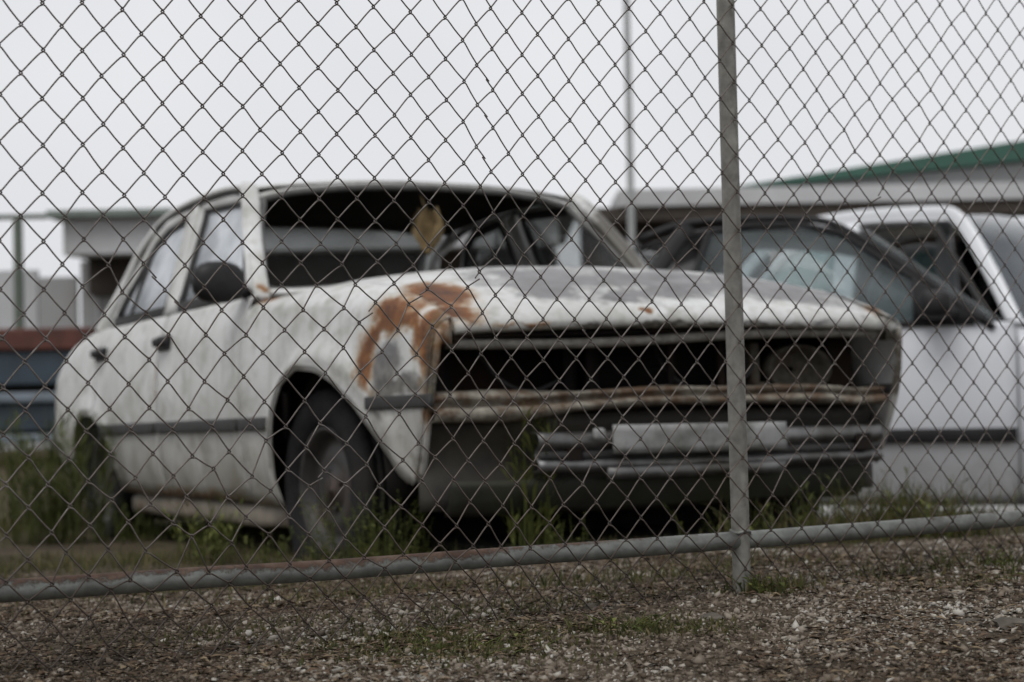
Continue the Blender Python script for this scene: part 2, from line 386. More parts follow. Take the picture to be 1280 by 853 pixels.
# ------------------------------------------------------------------ the wrecked car
CAR = empty('wrecked_sedan', (.16, 5.70, -.201), (0, R(-1.42), R(-62.9)))
CAR.rotation_mode = 'XYZ'
tag(CAR, 'derelict white four-door sedan with rusted bonnet corner, missing headlamps and grille', 'car')
TC = (-.5, -.9, .5)
def ztop(x, y):
    zc = ip(x, [-.45, -.2, 0, .2, .35, .5, .62, .70, .735], [.970, .966, .957, .938, .908, .864, .818, .785, .758])
    a = abs(y); cr = ip(x, [-.4, .1, .735], [.062, .05, .012])
    return zc-cr*(a/.70)**2.2-ip(a, [.6, .7, .76, .80], [0, .006, .022, .05])
WZ = ([.18, .22, .26, .35, .50, .60, .70, .80, .86, .895, .92], [.770, .795, .815, .838, .852, .855, .850, .838, .823, .804, .79])
def wside(x, z):
    v = ip(z, *WZ)
    v -= ip(x, [0, .1, .2, .36, .56, .72], [0, .006, .02, .046, .075, .092])
    v -= .075*max(0, (-2.3-x)/1.08)**2
    # wheel arch lips
    for ax, az, ar in ((.06, .30, .385), (-2.53, .24, .345)):
        rr = math.hypot((x-ax)*(.84 if x > ax else 1.03), z-az)
        if z > az-.12: v += .016*math.exp(-((rr-ar)/.035)**2) if rr > ar-.02 else .012
    return v+.0025*fbm(x*3, z*3, 4.)
def gy_(z): return .790-(z-.90)*.335      # greenhouse half-width above the belt

def side_panel(name, s, lower, upper, nt_=28, nv=12, roll=None, rolln=6, mat='paint', parent=CAR, wf=wside, thick=.004):
    L = resample(lower, nt_); U = resample(upper, nt_) if not isinstance(upper, str) else None
    V = []; rows = nv+(rolln if roll else 0)
    for (xl, zl), (xu, zu) in zip(L, U):
        for j in range(nv):
            t = j/(nv-1); x = xl+(xu-xl)*t; z = zl+(zu-zl)*t
            V.append((x, s*wf(x, z), z))
        if roll:
            w0 = wf(xu, zu)
            yt, ztp = roll(xu)
            for j in range(1, rolln+1):
                th = math.pi/2*j/rolln
                V.append((xu, s*(yt+(w0-yt)*math.cos(th)), zu+(ztp-zu)*math.sin(th)))
    return new(name, V, gridF(nt_, rows, flip=(s < 0)), mat, parent, solid=thick)

ARCHF = [(-.292, .245), (-.30, .33), (-.288, .43), (-.25, .53), (-.165, .62), (-.04, .662), (.10, .652), (.215, .61), (.315, .545), (.395, .475), (.47, .405), (.545, .335)]
ARCHR = [(-2.085, .262), (-2.10, .33), (-2.16, .44), (-2.27, .525), (-2.41, .565), (-2.55, .572), (-2.70, .545), (-2.83, .47), (-2.91, .37), (-2.93, .29)]
for s in (-1, 1):
    # fender: rear strip, arch, nose
    xs = [-.565, -.30]
    lower = [(-.565, .25), (-.43, .247)]+ARCHF+[(.560, .322), (.575, .335)]
    # upper points matched to the lower curve's own length share
    U = []
    P = np.array(lower); d = np.r_[0, np.cumsum(np.linalg.norm(np.diff(P, axis=0), axis=1))]; d /= d[-1]
    lowr = [(np.interp(q, d, P[:, 0]), np.interp(q, d, P[:, 1])) for q in np.linspace(0, 1, 72)]
    V = []; nv, rn = 16, 8
    for k, q in enumerate(np.linspace(0, 1, 72)):
        xl, zl = lowr[k]; xu = -.565+1.275*(q**.92)
        xu = .62*xu+.38*(xl if xl < .70 else .70); xu = min(max(xu, -.565), .708) if 0 < k < 71 else (-.565, .708)[k > 0]
        zu = ztop(xu, .705)-ip(xu, [-.5, .3, .7], [.075, .085, .05])
        for j in range(nv):
            t = j/(nv-1); x = xl+(xu-xl)*t+.020*math.sin(math.pi*t)*(max(0, (k-55)/16))**2; z = zl+(zu-zl)*t
            V.append((x, s*(wside(x, z)+.003*fbm(x*6, z*6, 2.+s)), z))
        w0 = wside(xu, zu); yt = .708; zt = ztop(xu, .708)
        for j in range(1, rn+1):
            th = math.pi/2*j/rn
            V.append((xu, s*(yt+(w0-yt)*math.cos(th)), zu+(zt-zu)*math.sin(th)))
    fe = new('front_fender', V, gridF(72, nv+rn, flip=(s < 0)), 'paint', CAR, solid=.004)
    # arch lip, front edge return
    lip = [(x, s*(wside(x, z)-.004), z) for x, z in resample(ARCHF, 40)]
    new('arch_lip', *sweep(lip, rect(.018, .007), (0, 1, 0)), 'paint', fe)
    col = V[71*(nv+rn):]; edge = [(x, y-s*.010, z) for x, y, z in col[:nv+2]]
    new('nose_edge', *sweep(smoothpath(edge, 2), rrect(.018, .022), (1, 0, 0)), 'paint', fe)
    cv = [Vector(p)+Vector((-.004, 0, 0)) for p in col[nv-4:]]; bp_ = [Vector((p.x, s*min(abs(p.y), .690-.0*i), .690)) for i, p in enumerate(cv)]
    Vc = []
    for p in cv: Vc += [p, Vector((p.x, p.y, min(p.z, .69))), ]
    new('nose_cap', Vc+[Vector((cv[0].x, s*.66, .69)), Vector((cv[-1].x+.002, s*.66, cv[-1].z))], gridF(len(cv), 2)+[(2*len(cv)-2, 2*len(cv)-1, 2*len(cv), 2*len(cv)+1)], 'paint', fe, solid=.003)
    # side rubbing strips on the fender nose
    st = [(x, s*(wside(x, .545)+.006), .545) for x in np.linspace(.40, .70 if s < 0 else .64, 10)]
    new('rubbing_strip', *sweep(st, rrect(.016, .036, .3), (0, 0, 1)), 'rubber', fe)
    st = [(x, s*(wside(x, .50)+.006), .50) for x in np.linspace(-.56, -.305, 8)]
    new('rubbing_strip', *sweep(st, rrect(.016, .042, .3), (0, 0, 1)), 'rubber', fe)
    # doors and quarter
    roll_b = lambda x: (.780, .912)
    fd = side_panel('front_door', s, [(-.575, .255), (-1.50, .25)], [(-.575, .893), (-1.50, .893)], 26, 14, roll_b, 4)
    rdl = [(-1.512, .25), (-1.80, .252), (-2.06, .258)]+ARCHR[:4]+[(-2.385, .56)]
    rd = side_panel('rear_door', s, rdl, [(-1.512, .893), (-2.385, .895)], 34, 14, roll_b, 4)
    ql = [(-2.397, .562)]+ARCHR[4:]+[(-3.02, .285), (-3.25, .31), (-3.37, .36)]
    qu = [(-2.397, .895), (-2.62, .895), (-2.95, .858), (-3.2, .795), (-3.37, .735)]
    rq = side_panel('rear_quarter_panel', s, ql, qu, 40, 14, lambda x: (.66, ip(x, [-3.37, -3.0, -2.6, -2.3], [.775, .87, .93, .925])), 6)
    lip = [(x, s*(wside(x, z)-.004), z) for x, z in resample(ARCHR, 36)]
    new('arch_lip', *sweep(lip, rect(.018, .007), (0, 1, 0)), 'paint', rq)
    for dr, x0, x1 in ((fd, -.585, -1.49), (rd, -1.522, -2.235)):
        st = [(x, s*(wside(x, .50)+.006), .50) for x in np.linspace(x0, x1, 14)]
        new('rubbing_strip', *sweep(st, rrect(.016, .042, .3), (0, 0, 1)), 'rubber', dr)
    for dr, hx in ((fd, -1.425), (rd, -2.31)):
        pth = smoothpath([(hx+.065, s*(wside(hx, .80)+.004), .803), (hx+.04, s*(wside(hx, .80)+.03), .806), (hx-.03, s*(wside(hx, .80)+.034), .806), (hx-.065, s*(wside(hx, .80)+.004), .803)], 4)
        new('door_handle', *sweep(pth, rrect(.016, .028), (0, 0, 1)), 'black_plastic', dr)
        V, F = joinVF([box(hx-.07, hx+.07, min(s*.836, s*.853), max(s*.836, s*.853), .775, .83)])
        bevel(new('handle_recess', V, F, 'black_plastic', dr, smooth=False), .006)
    # sill
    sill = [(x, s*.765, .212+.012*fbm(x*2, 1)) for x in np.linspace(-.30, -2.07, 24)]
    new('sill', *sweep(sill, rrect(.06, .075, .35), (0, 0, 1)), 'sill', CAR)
    # window frames (white outer, black seal) and panes
    FW = [(-.655, .912), (-.985, 1.262), (-1.04, 1.290), (-1.50, 1.312), (-1.475, 1.1), (-1.445, .912)]
    RW = [(-1.575, .912), (-1.62, 1.1), (-1.655, 1.308), (-1.93, 1.285), (-2.06, 1.235), (-2.24, 1.06), (-2.325, .915)]
    for dr, loop in ((fd, FW), (rd, RW)):
        c = np.mean(np.array(loop), 0)
        pth = [(x, s*gy_(z), z) for x, z in loop[:]]
        dense = []
        for i in range(len(pth)-1):
            a, b2 = Vector(pth[i]), Vector(pth[i+1])
            dense += [a.lerp(b2, k/4) for k in range(4)]
        dense.append(Vector(pth[-1]))
        wf = new('window_frame', *sweep(dense, rrect(.034, .022, .3), (0, 1, 0)), 'paint', dr)
        inner = [Vector((p.x+(c[0]-p.x)*.075, s*(gy_(p.z)-.004), p.z+(c[1]-p.z)*.085)) for p in dense]
        new('window_seal', *sweep(inner+[inner[0]], rrect(.036, .018, .3), (0, 1, 0)), 'rubber', wf)
        poly = [Vector((p.x+(c[0]-p.x)*.05, s*(gy_(p.z)-.012), p.z+(c[1]-p.z)*.05)) for p in dense]
        cc = Vector((c[0], s*(gy_(c[1])-.012), c[1])); n = len(poly)
        V = [cc]+poly; F = [(0, 1+k, 1+(k+1) % n) for k in range(n)]
        new('window_pane', V, F, 'dusty_glass' if s < 0 else 'far_glass', dr, solid=.004)
        if dr is rd:   # quarter light divider bar
            dv = [(-2.13, s*(gy_(.915)-.008), .915), (-2.07, s*(gy_(1.2)-.008), 1.215)]
            new('quarter_light_bar', *sweep(smoothpath(dv, 3), rrect(.02, .016), (0, 1, 0)), 'rubber', dr)
    # pillars and drip rail
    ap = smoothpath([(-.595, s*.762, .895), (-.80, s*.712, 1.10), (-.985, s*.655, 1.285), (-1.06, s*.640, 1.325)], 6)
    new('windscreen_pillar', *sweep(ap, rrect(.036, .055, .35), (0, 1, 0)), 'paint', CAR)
    bp = smoothpath([(-1.505, s*.785, .905), (-1.54, s*.72, 1.10), (-1.575, s*.652, 1.312)], 5)
    new('centre_pillar', *sweep(bp, rrect(.075, .035, .3), (0, 1, 0)), 'paint', CAR)
    cp = smoothpath([(-2.11, s*.650, 1.285), (-2.33, s*.652, 1.215), (-2.44, s*.690, 1.09), (-2.50, s*.735, .98), (-2.54, s*.765, .90)], 6)
    new('rear_pillar', *sweep(cp, lambda t: rrect(.04+.03*t, .05+.03*t, .35), (0, 1, 0)), 'paint', CAR)
    rail = smoothpath([(-.64, s*.785, .93), (-.82, s*.737, 1.12), (-.99, s*.682, 1.285), (-1.08, s*.668, 1.326), (-1.35, s*.664, 1.342), (-1.65, s*.664, 1.343), (-1.95, s*.664, 1.325), (-2.16, s*.665, 1.285), (-2.36, s*.672, 1.20), (-2.47, s*.715, 1.07), (-2.56, s*.772, .92)], 6)
    new('drip_rail', *sweep(rail, rrect(.018, .014), (0, 1, 0)), 'paint', CAR)
    seal = [p+Vector((0, -s*.004, -.021)) for p in rail[8:48]]
    new('drip_shadow_seal', *sweep(seal, rrect(.012, .02), (0, 1, 0)), 'rubber', CAR)

# roof
V = []; nu, nv = 30, 41
for i in range(nu):
    for j in range(nv):
        y = -.655+1.31*j/(nv-1); a = abs(y)/.655
        x0 = -.968-.07*a**2.2; x1 = -2.27+.10*a**3
        x = x0+(x1-x0)*i/(nu-1)
        zc = ip(x, [-2.3, -2.15, -1.9, -1.6, -1.3, -1.1, -.98], [1.338, 1.360, 1.382, 1.392, 1.388, 1.374, 1.352])
        V.append((x, y, zc-.048*a**2.6+.002*fbm(x*4, y*4, 1)))
rf = new('roof_panel', V, gridF(nu, nv, flip=True), 'paint', CAR, solid=.004, soff=-1)
V2 = [(v[0], v[1]*.97, v[2]-.016) for v in V]
new('headlining', V2, gridF(nu, nv), 'lining', rf)

# windscreen opening: painted header flange and rubber gasket
def wsline(y, t):   # t 0 base .. 1 header
    a = abs(y)
    zb, zh = .94-.02*(a/.7)**2, 1.345-.045*(a/.62)**2.4
    xb, xh = -.40-.23*(a/.72)**2.2, -.985-.07*(a/.62)**2.2
    return (xb+(xh-xb)*t, y*(1-.0*t), zb+(zh-zb)*t)
loop = []
for y in np.linspace(-.50, .50, 13): loop.append(wsline(y, .965))
for t in (.935, .88): loop.append(wsline(.592+(1-t)*.14, t))
for t in (.6, .3, .06): loop.append(wsline(.618+.115*(1-t), t))
for y in np.linspace(.62, -.62, 11): loop.append(wsline(y, .01))
for t in (.06, .3, .6): loop.append(wsline(-.618-.115*(1-t), t))
for t in (.88, .935): loop.append(wsline(-.592-(1-t)*.14, t))
gp = smoothpath(loop, 3, True)
gk = new('windscreen_gasket', *sweep(gp, rrect(.024, .024, .4), (.6, 0, .8), True), 'gasket', CAR)
out = [p+(p-Vector((-.72, 0, 1.14))).normalized()*.020 for p in gp]
new('windscreen_surround', *sweep(out, rrect(.026, .02, .3), (.6, 0, .8), True), 'paint', CAR)

# bonnet
V = []; nu, nv = 44, 49
for i in range(nu):
    for j in range(nv):
        y = -.700+1.40*j/(nv-1); a = abs(y)/.70
        x0 = -.37-.20*a**2.2; x1 = .735-.028*a**4; t = i/(nu-3)
        if t <= 1: x = x0+(x1-x0)*t; z = ztop(x+(.735-x1)*t, y)
        else:
            k = i-(nu-3); x = x1+(.002, -.010)[k-1]; z = ztop(.735, y)-(.018, .026)[k-1]-.004*fbm(y*3, 2)
        z += .004*fbm(x*3.2, y*3.2, 6)*(1-abs(2*min(t, 1)-1))
        V.append((x, y, z))
new('bonnet', V, gridF(nu, nv, flip=True), 'paint', CAR, solid=.004)
# cowl under the windscreen
V = []
for y in np.linspace(-.70, .70, 25):
    a = abs(y)/.7
    V += [(-.375-.20*a**2.2, y, ztop(-.4, y)-.03), (-.44-.22*a**2.2, y, .935-.02*a*a), (-.46-.22*a**2.2, y, .90-.02*a*a)]
new('scuttle_panel', V, gridF(25, 3, flip=True), 'gasket', CAR, solid=.003)
# front: top bar, inner structure, lip, apron, valance, bumper
pth = [(.700-.02*(abs(y)/.7)**3, y, .700+.006*math.sin(y*5)+.012*(y/.7)) for y in np.linspace(-.715, .70, 30)]
new('grille_top_bar', *sweep(pth, rrect(.03, .026, .4), (0, 0, 1)), 'grille_bar', CAR)
pth = [(.67, y, .722+.012*(y/.7)) for y in np.linspace(-.70, .69, 20)]
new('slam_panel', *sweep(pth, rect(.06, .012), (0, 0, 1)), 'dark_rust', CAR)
# radiator support: uprights, cross member, backing sheets
L = []
for y0, y1 in ((-.70, -.66), (-.30, -.265), (-.215, -.19), (.275, .30), (.60, .69)): L.append(box(.48, .56, y0, y1, .30, .72))
L.append(box(.50, .53, -.68, .68, .30, .56)); L.append(box(.40, .43, -.68, .68, .55, .75))
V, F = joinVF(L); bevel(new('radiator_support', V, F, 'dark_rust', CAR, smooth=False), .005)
for y0, y1, xx in ((.325, .60, .575),):
    V, F = lathe([(0, .012), (.004, .05), (-.012, .085), (-.045, .100), (-.060, .106), (-.058, .112), (-.02, .114)], 28)
    V = [(xx-.02-vy*.9, (y0+y1)/2+vx, .612+vz*.62) for vx, vy, vz in V]
    new('headlamp_bucket', V, F, 'bucket', CAR, solid=.002)
    V, F = joinVF([box(.56, .60, y0-.03, y0, .555, .69), box(.60, .615, y0-.03, y0+.02, .555, .575)])
    bevel(new('headlamp_bracket', V, F, 'bucket', CAR, smooth=False), .004)
for pts in ([(.50, -.55, .70), (.56, -.50, .60), (.55, -.40, .565), (.52, -.28, .60)], [(.45, .05, .72), (.55, .02, .64), (.57, .06, .585), (.50, .16, .56)], [(.52, .34, .70), (.60, .30, .62), (.58, .24, .56)]):
    new('loose_wiring', *sweep(smoothpath(pts, 5), circ(.006, 6), (0, 0, 1)), 'rubber', CAR)
for y in (-.245, .02, .19):
    bevel(new('grille_bracket', *box(.575, .59, y, y+.022, .545, .70), 'dark_rust', CAR, smooth=False), .003)
for y in (-.40, .55):
    bevel(new('bumper_bracket', *box(.60, .752, y, y+.05, .37, .42), 'dark_rust', CAR, smooth=False), .004)
for k in range(9):
    new('radiator_slat', *box(.432, .440, -.26, .27, .565+.018*k, .571+.018*k), 'interior', CAR, smooth=False)
# crumpled lip under the grille opening
V = []; nu = 70; prof = [(-.10, .016), (-.05, .018), (-.016, .014), (-.004, .006), (-.012, -.002), (-.026, -.008), (-.022, -.014), (.004, -.018), (.016, -.024), (.015, -.034), (.004, -.043), (-.012, -.047), (-.05, -.046)]
for i in range(nu):
    y = -.757+1.465*i/(nu-1); fx = .715-.03*(abs(y)/.75)**3
    cen = .545+.004*math.sin(y*4)+.010*math.exp(-((y+.1)/.3)**2)-.008*math.exp(-((y-.62)/.1)**2)
    th = 1.25 if y < -.50 else 1.25-.40*min(1, (y+.50)/.14)
    for k, (px, pz) in enumerate(prof):
        nn = .010*fbm(y*4, k*.6, 1)+.004*fbm(y*15, k, 5)
        V.append((fx+px+nn, y, cen+pz*th+.6*nn))
new('crumpled_front_lip', V, gridF(nu, len(prof), flip=True), 'front_lip', CAR, solid=.003)
# apron behind the bumper
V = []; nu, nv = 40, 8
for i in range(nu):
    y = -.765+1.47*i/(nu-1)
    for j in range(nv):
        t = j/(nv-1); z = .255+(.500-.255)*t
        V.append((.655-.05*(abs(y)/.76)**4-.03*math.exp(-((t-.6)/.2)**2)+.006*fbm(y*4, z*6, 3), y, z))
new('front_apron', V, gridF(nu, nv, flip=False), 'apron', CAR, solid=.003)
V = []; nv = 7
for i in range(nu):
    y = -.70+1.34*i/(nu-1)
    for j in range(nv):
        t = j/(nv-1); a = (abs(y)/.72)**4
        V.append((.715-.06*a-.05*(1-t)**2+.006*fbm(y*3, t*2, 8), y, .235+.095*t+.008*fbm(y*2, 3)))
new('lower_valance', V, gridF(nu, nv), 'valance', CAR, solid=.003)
ys = np.linspace(-.485, .665, 46)
def bar(prof, xo=0, mat='chrome', name='bumper', parent=CAR, y0=-.485, y1=.665):
    V = []
    for y in np.linspace(y0, y1, 46):
        bx = .765-.05*(abs(y)/.7)**4+xo; sag = -.010*(y+.48)/1.1+.006*fbm(y*2.5, 6)
        V += [(bx+px, y, pz+sag) for px, pz in prof]
    return new(name, V, gridF(46, len(prof), flip=True), mat, parent, solid=.003)
bum = bar([(-.05, .452), (-.012, .450), (-.004, .440), (0, .425), (-.006, .412), (-.022, .404), (-.030, .392), (-.022, .380), (-.008, .374), (-.004, .362), (-.012, .348), (-.05, .344)])
bar([(0, .402), (.004, .398), (.004, .384), (0, .380)], -.014, 'rubber', 'bumper_insert', bum)
# number plate, bent, blank and smudged
V = []
for y in np.linspace(-.275, .285, 14):
    for z in np.linspace(.385, .462, 5):
        V.append((.780-.02*(abs(y)/.5)**3+.003*fbm(y*8, z*20, 2), y, z+.004-.012*(y+.2)))
new('number_plate', V, gridF(14, 5), 'plate', bum, solid=.002)
V, F = joinVF([box(.765, .785, -.335, -.300, .428, .460)])
bevel(new('overrider_stub', V, F, 'plate', bum, smooth=False), .008)
V = []
for y in np.linspace(-.29, .285, 14):
    for z in (.322, .335, .352): V.append((.772-.02*(abs(y)/.5)**3+.004*fbm(y*6, z*20, 4)-(.352-z)*.2, y, z-.006*(y+.2)))
new('bent_plate_bracket', V, gridF(14, 3), 'chrome', bum, solid=.003)

# inner shell, engine bay, floor
V, F = joinVF([box(-3.25, -.48, -.74, .74, .235, .255), box(-.50, -.47, -.72, .72, .255, .90), box(-.47, .47, -.62, -.60, .36, .84), box(-.47, .47, .60, .62, .36, .84),
               box(-.47, .60, -.60, .60, .24, .255)])
new('floor_and_bulkhead', V, F, 'interior', CAR, smooth=False)
for s in (-1, 1):
    for cx, cz, r in ((.05, .29, .385), (-2.52, .22, .345)):
        V = []
        for k in range(19):
            a = math.pi*k/18
            V += [(cx-(r*1.0)*math.cos(a), s*yy, cz+(r-.01)*math.sin(a)) for yy in (.60, .70, .785)]
        V2 = [(cx, s*.60, cz-.1)]+[(cx-r*math.cos(math.pi*k/18), s*.60, cz+r*math.sin(math.pi*k/18)) for k in range(19)]
        F = gridF(19, 3)+[(57, 58+k, 59+k) for k in range(18)]
        new('wheel_housing', V+V2, F, 'interior', CAR, solid=.003)
    new('door_lining', *box(-2.05, -.60, min(s*.70, s*.735), max(s*.70, s*.735), .26, .88), 'vinyl', CAR, smooth=False)
    new('boot_lining', *box(-3.25, -2.95, min(s*.66, s*.69), max(s*.66, s*.69), .30, .72), 'vinyl', CAR, smooth=False)
for nm, x, y0, y1, z, wd_, ht in (('crossmember_blocker', .06, -.58, .58, .17, .14, .10), ('rear_axle', -2.55, -.62, .62, .27, .09, .09), ('fuel_tank', -3.0, -.45, .45, .17, .40, .14)):  # unseen underbody parts, added to block light and view below the car
    new(nm, *sweep([(x, y, z) for y in np.linspace(y0, y1, 6)], rrect(wd_, ht, .35), (0, 0, 1)), 'interior', CAR)
new('exhaust_pipe', *sweep(smoothpath([(-.3, .15, .16), (-1.2, .18, .17), (-2.2, .30, .17), (-3.2, .42, .20)], 4), circ(.028, 10), (0, 0, 1)), 'dark_rust', CAR)
new('gearbox', *sweep([(-.35, 0, .24), (-.7, 0, .23), (-1.1, 0, .24)], lambda t: rrect(.30-.14*t, .22-.08*t, .4), (0, 0, 1)), 'interior', CAR)
new('undertray_blocker', *box(.10, .58, -.55, .55, .13, .15), 'interior', CAR, smooth=False)
# boot lid, tail panel, rear window
V = []; nu, nv = 16, 25
for i in range(nu):
    for j in range(nv):
        y = -.65+1.30*j/(nv-1); a = abs(y)/.65; x0 = -2.78+.20*a**2; x = x0+(-3.39-x0)*i/(nu-1)
        V.append((x, y, ip(x, [-3.4, -3.3, -3.0, -2.6], [.785, .86, .90, .935])-.012*a*a))
new('boot_lid', V, gridF(nu, nv, flip=True), 'paint', CAR, solid=.004)
V = []
for j in range(25):
    y = -.72+1.44*j/24; a = abs(y)/.72
    for z in np.linspace(.33, .79, 8): V.append((-3.40+.03*a**3+.05*((z-.6)/.3)**2, y, z))
tp = new('tail_panel', V, gridF(25, 8), 'paint', CAR, solid=.004)
for s in (-1, 1):
    V, F = box(-3.425, -3.39, min(s*.45, s*.68), max(s*.45, s*.68), .56, .68)
    bevel(new('tail_lamp', V, F, 'bucket', tp, smooth=False), .01)
pth = [(-3.43+.05*(abs(y)/.75)**4, y, .46) for y in np.linspace(-.78, .78, 20)]
new('rear_bumper', *sweep(pth, rrect(.05, .10, .4), (0, 0, 1)), 'chrome', CAR)
V = []
for y in np.linspace(-.60, .60, 17):
    a = abs(y)/.6
    for t in np.linspace(0, 1, 6):
        V.append((-2.72+.14*a*a+(.46-.14*a*a*.4)*t, y*(1.08-.08*t), .935+.39*t-.02*a*a*t))
new('rear_window_pane', V, gridF(17, 6, flip=True), 'far_glass', CAR, solid=.004)
pth = smoothpath([(-2.26+.05*(abs(y)/.6)**2, y, 1.335-.03*(abs(y)/.6)**2) for y in np.linspace(-.62, .62, 11)], 2)
new('rear_window_header', *sweep(pth, rrect(.05, .02), (0, 0, 1)), 'gasket', CAR)
# parcel shelf, rear seat, front seats, dashboard, steering wheel
V, F = box(-2.72, -2.35, -.62, .62, .885, .905); bevel(new('parcel_shelf', V, F, 'vinyl', CAR, smooth=False), .005)
def cushion(name, x0, x1, y0, y1, z0, z1, tilt=0, parent=CAR, bw=.04):
    V, F = box(-(x1-x0)/2, (x1-x0)/2, y0, y1, 0, z1-z0); t = R(tilt)
    V = [((x0+x1)/2+a*math.cos(t)-c*math.sin(t), b, z0+a*math.sin(t)+c*math.cos(t)) for a, b, c in V]
    o = bevel(new(name, V, F, 'vinyl', parent), bw, 4); return o
cushion('rear_bench', -2.30, -1.75, -.62, .62, .26, .50)
cushion('rear_backrest', -2.45, -2.28, -.62, .62, .45, .92, 14)
for yc in (-.36, .36):
    sb = cushion('front_seat', -1.28, -.80, yc-.25, yc+.25, .28, .47)
    cushion('front_backrest', -1.42, -1.28, yc-.24, yc+.24, .44, 1.0, 16, sb)
V = []
for y in np.linspace(-.68, .68, 21):
    b2 = .025*math.exp(-((y+.36)/.2)**2)
    V += [(-.50, y, .88), (-.55, y, .905+b2), (-.72, y, .90+b2), (-.80, y, .86+b2), (-.80, y, .66), (-.62, y, .60)]
new('dashboard', V, gridF(21, 6, flip=True), 'vinyl', CAR, solid=.005)
sw = []
for k in range(28):
    a = 2*math.pi*k/28; sw.append(Vector((-.93-.10*math.sin(a)*1., -.36+.19*math.cos(a), .80+.155*math.sin(a))))
swo = new('steering_wheel', *sweep(sw, circ(.013, 8), (1, 0, .5), True), 'black_plastic', CAR)
new('steering_spoke', *sweep([sw[0], Vector((-.90, -.36, .79)), sw[14]], rrect(.03, .015), (1, 0, .5)), 'black_plastic', swo)
new('steering_column', *sweep([Vector((-.91, -.36, .79)), Vector((-.70, -.36, .72))], circ(.03, 10), (0, 1, 0)), 'black_plastic', swo)
# door mirror
V = []
nu, nv = 20, 11
for i in range(nu):
    a = 2*math.pi*i/nu
    for j in range(nv):
        b2 = math.pi*j/(nv-1); e = .8
        f_ = lambda q: math.copysign(abs(q)**e, q)
        V.append((-.60+.045*f_(math.cos(b2)), -.905+.088*f_(math.sin(b2))*f_(math.cos(a)), .955+.068*f_(math.sin(b2))*f_(math.sin(a))))
dm = new('door_mirror', V, gridF(nu, nv, True), 'black_plastic', CAR)
new('mirror_stalk', *sweep([(-.66, -.79, .925), (-.64, -.84, .93), (-.60, -.88, .94)], rrect(.05, .035), (0, 0, 1)), 'black_plastic', dm)

# wheels
def make_wheel(parent, loc, flat=.07, r=.298, wd=.165, steer=0, dark=True, matt='tyre', matr='rim', side=-1):
    W = empty('wheel', loc, (0, 0, R(steer))); W.parent = parent
    h = wd/2; rr = r
    prof = [(-h*.78, .185), (-h*.98, .20), (-h*1.06, .235), (-h*1.02, .262), (-h*.90, rr-.010), (-h*.80, rr-.002)]
    for k in range(5):
        a = -h*.70+k*(h*1.4/4.6); prof += [(a, rr), (a+h*.20, rr), (a+h*.215, rr-.008), (a+h*.29, rr-.008)]
    prof += [(h*.80, rr-.002), (h*.90, rr-.010), (h*1.02, .262), (h*1.06, .235), (h*.98, .20), (h*.78, .185)]
    n = 80; V = []; m = len(prof)
    for k in range(n):
        a = 2*math.pi*k/n
        for y, q in prof:
            if q > rr-.006 and k % 2 and abs(y) > h*.45: q -= .006     # shoulder blocks
            x, z = q*math.cos(a), q*math.sin(a)
            lim = -r+flat
            if z < lim: z = lim-(lim-z)*.04; y *= 1.0+.22*min(1, (rr-abs(z))/.1) if q > .2 else 1
            elif z < lim+.06 and q > .2: y *= 1.0+.22*(1-(z-lim)/.06)
            V.append((x, y, z))
    ty = new('tyre', V, gridF(n, m, True), matt, W)
    rp = [(side*h*.70, .190), (side*h*.86, .186), (side*h*.80, .172), (side*h*.45, .160), (side*h*.30, .150), (side*h*.42, .125), (side*h*.52, .085), (side*h*.44, .062), (side*h*.60, .050), (side*h*.62, .0)]
    V, F = lathe(rp, 40); rim = new('rim', V, F, matr, W, solid=.003)
    for k in range(4):
        a = 2*math.pi*k/4+.4; Vn, Fn = lathe([(side*h*.46, .009), (side*h*.62, .009), (side*h*.62, 0)], 6)
        new('wheel_nut', [(x+.055*math.cos(a), y, z+.055*math.sin(a)) for x, y, z in Vn], Fn, matr, rim, smooth=False)
    return W
make_wheel(CAR, (-.03, -.715, .300), .075, steer=3)
make_wheel(CAR, (-.03, .715, .300), .075, side=1)
make_wheel(CAR, (-2.55, -.71, .300), .05)
make_wheel(CAR, (-2.55, .71, .300), .05, side=1)

# tan rag hanging inside the windscreen
CI = CAR.matrix_basis
def carpt(x, y, z):
    c, s_ = math.cos(R(-62.9)), math.sin(R(-62.9)); cp, sp = math.cos(R(1.42)), math.sin(R(1.42))
    x2, z2 = x*cp-z*sp, x*sp+z*cp
    return Vector((.16+c*x2-s_*y, 5.70+s_*x2+c*y, -.201+z2))
RG = empty('hanging_rag', carpt(-1.03, .03, 1.305)); tag(RG, 'tan dried rag hanging from the top of the empty windscreen', 'rag')
V = []
for i in range(13):
    t = i/12; wd = .014+.042*math.sin(min(1, .12+t*.9)*math.pi)**.6
    for j in range(9):
        u = j/8*2-1
        V.append((u*wd+.018*fbm(t*3, u, 1), .02*math.sin(u*5+t*4)+.012*fbm(t*4, u*2, 7), -.045-.165*t+.012*u*u+.01*fbm(u*3, t*2, 3)))
rg = new('cloth', V, gridF(13, 9), 'rag', RG, solid=.003)
new('tie_cord', *sweep(smoothpath([(-.025, 0, .012), (-.015, .003, -.02), (0, 0, -.055)], 3), circ(.004, 6), (0, 1, 0)), 'rag', RG)

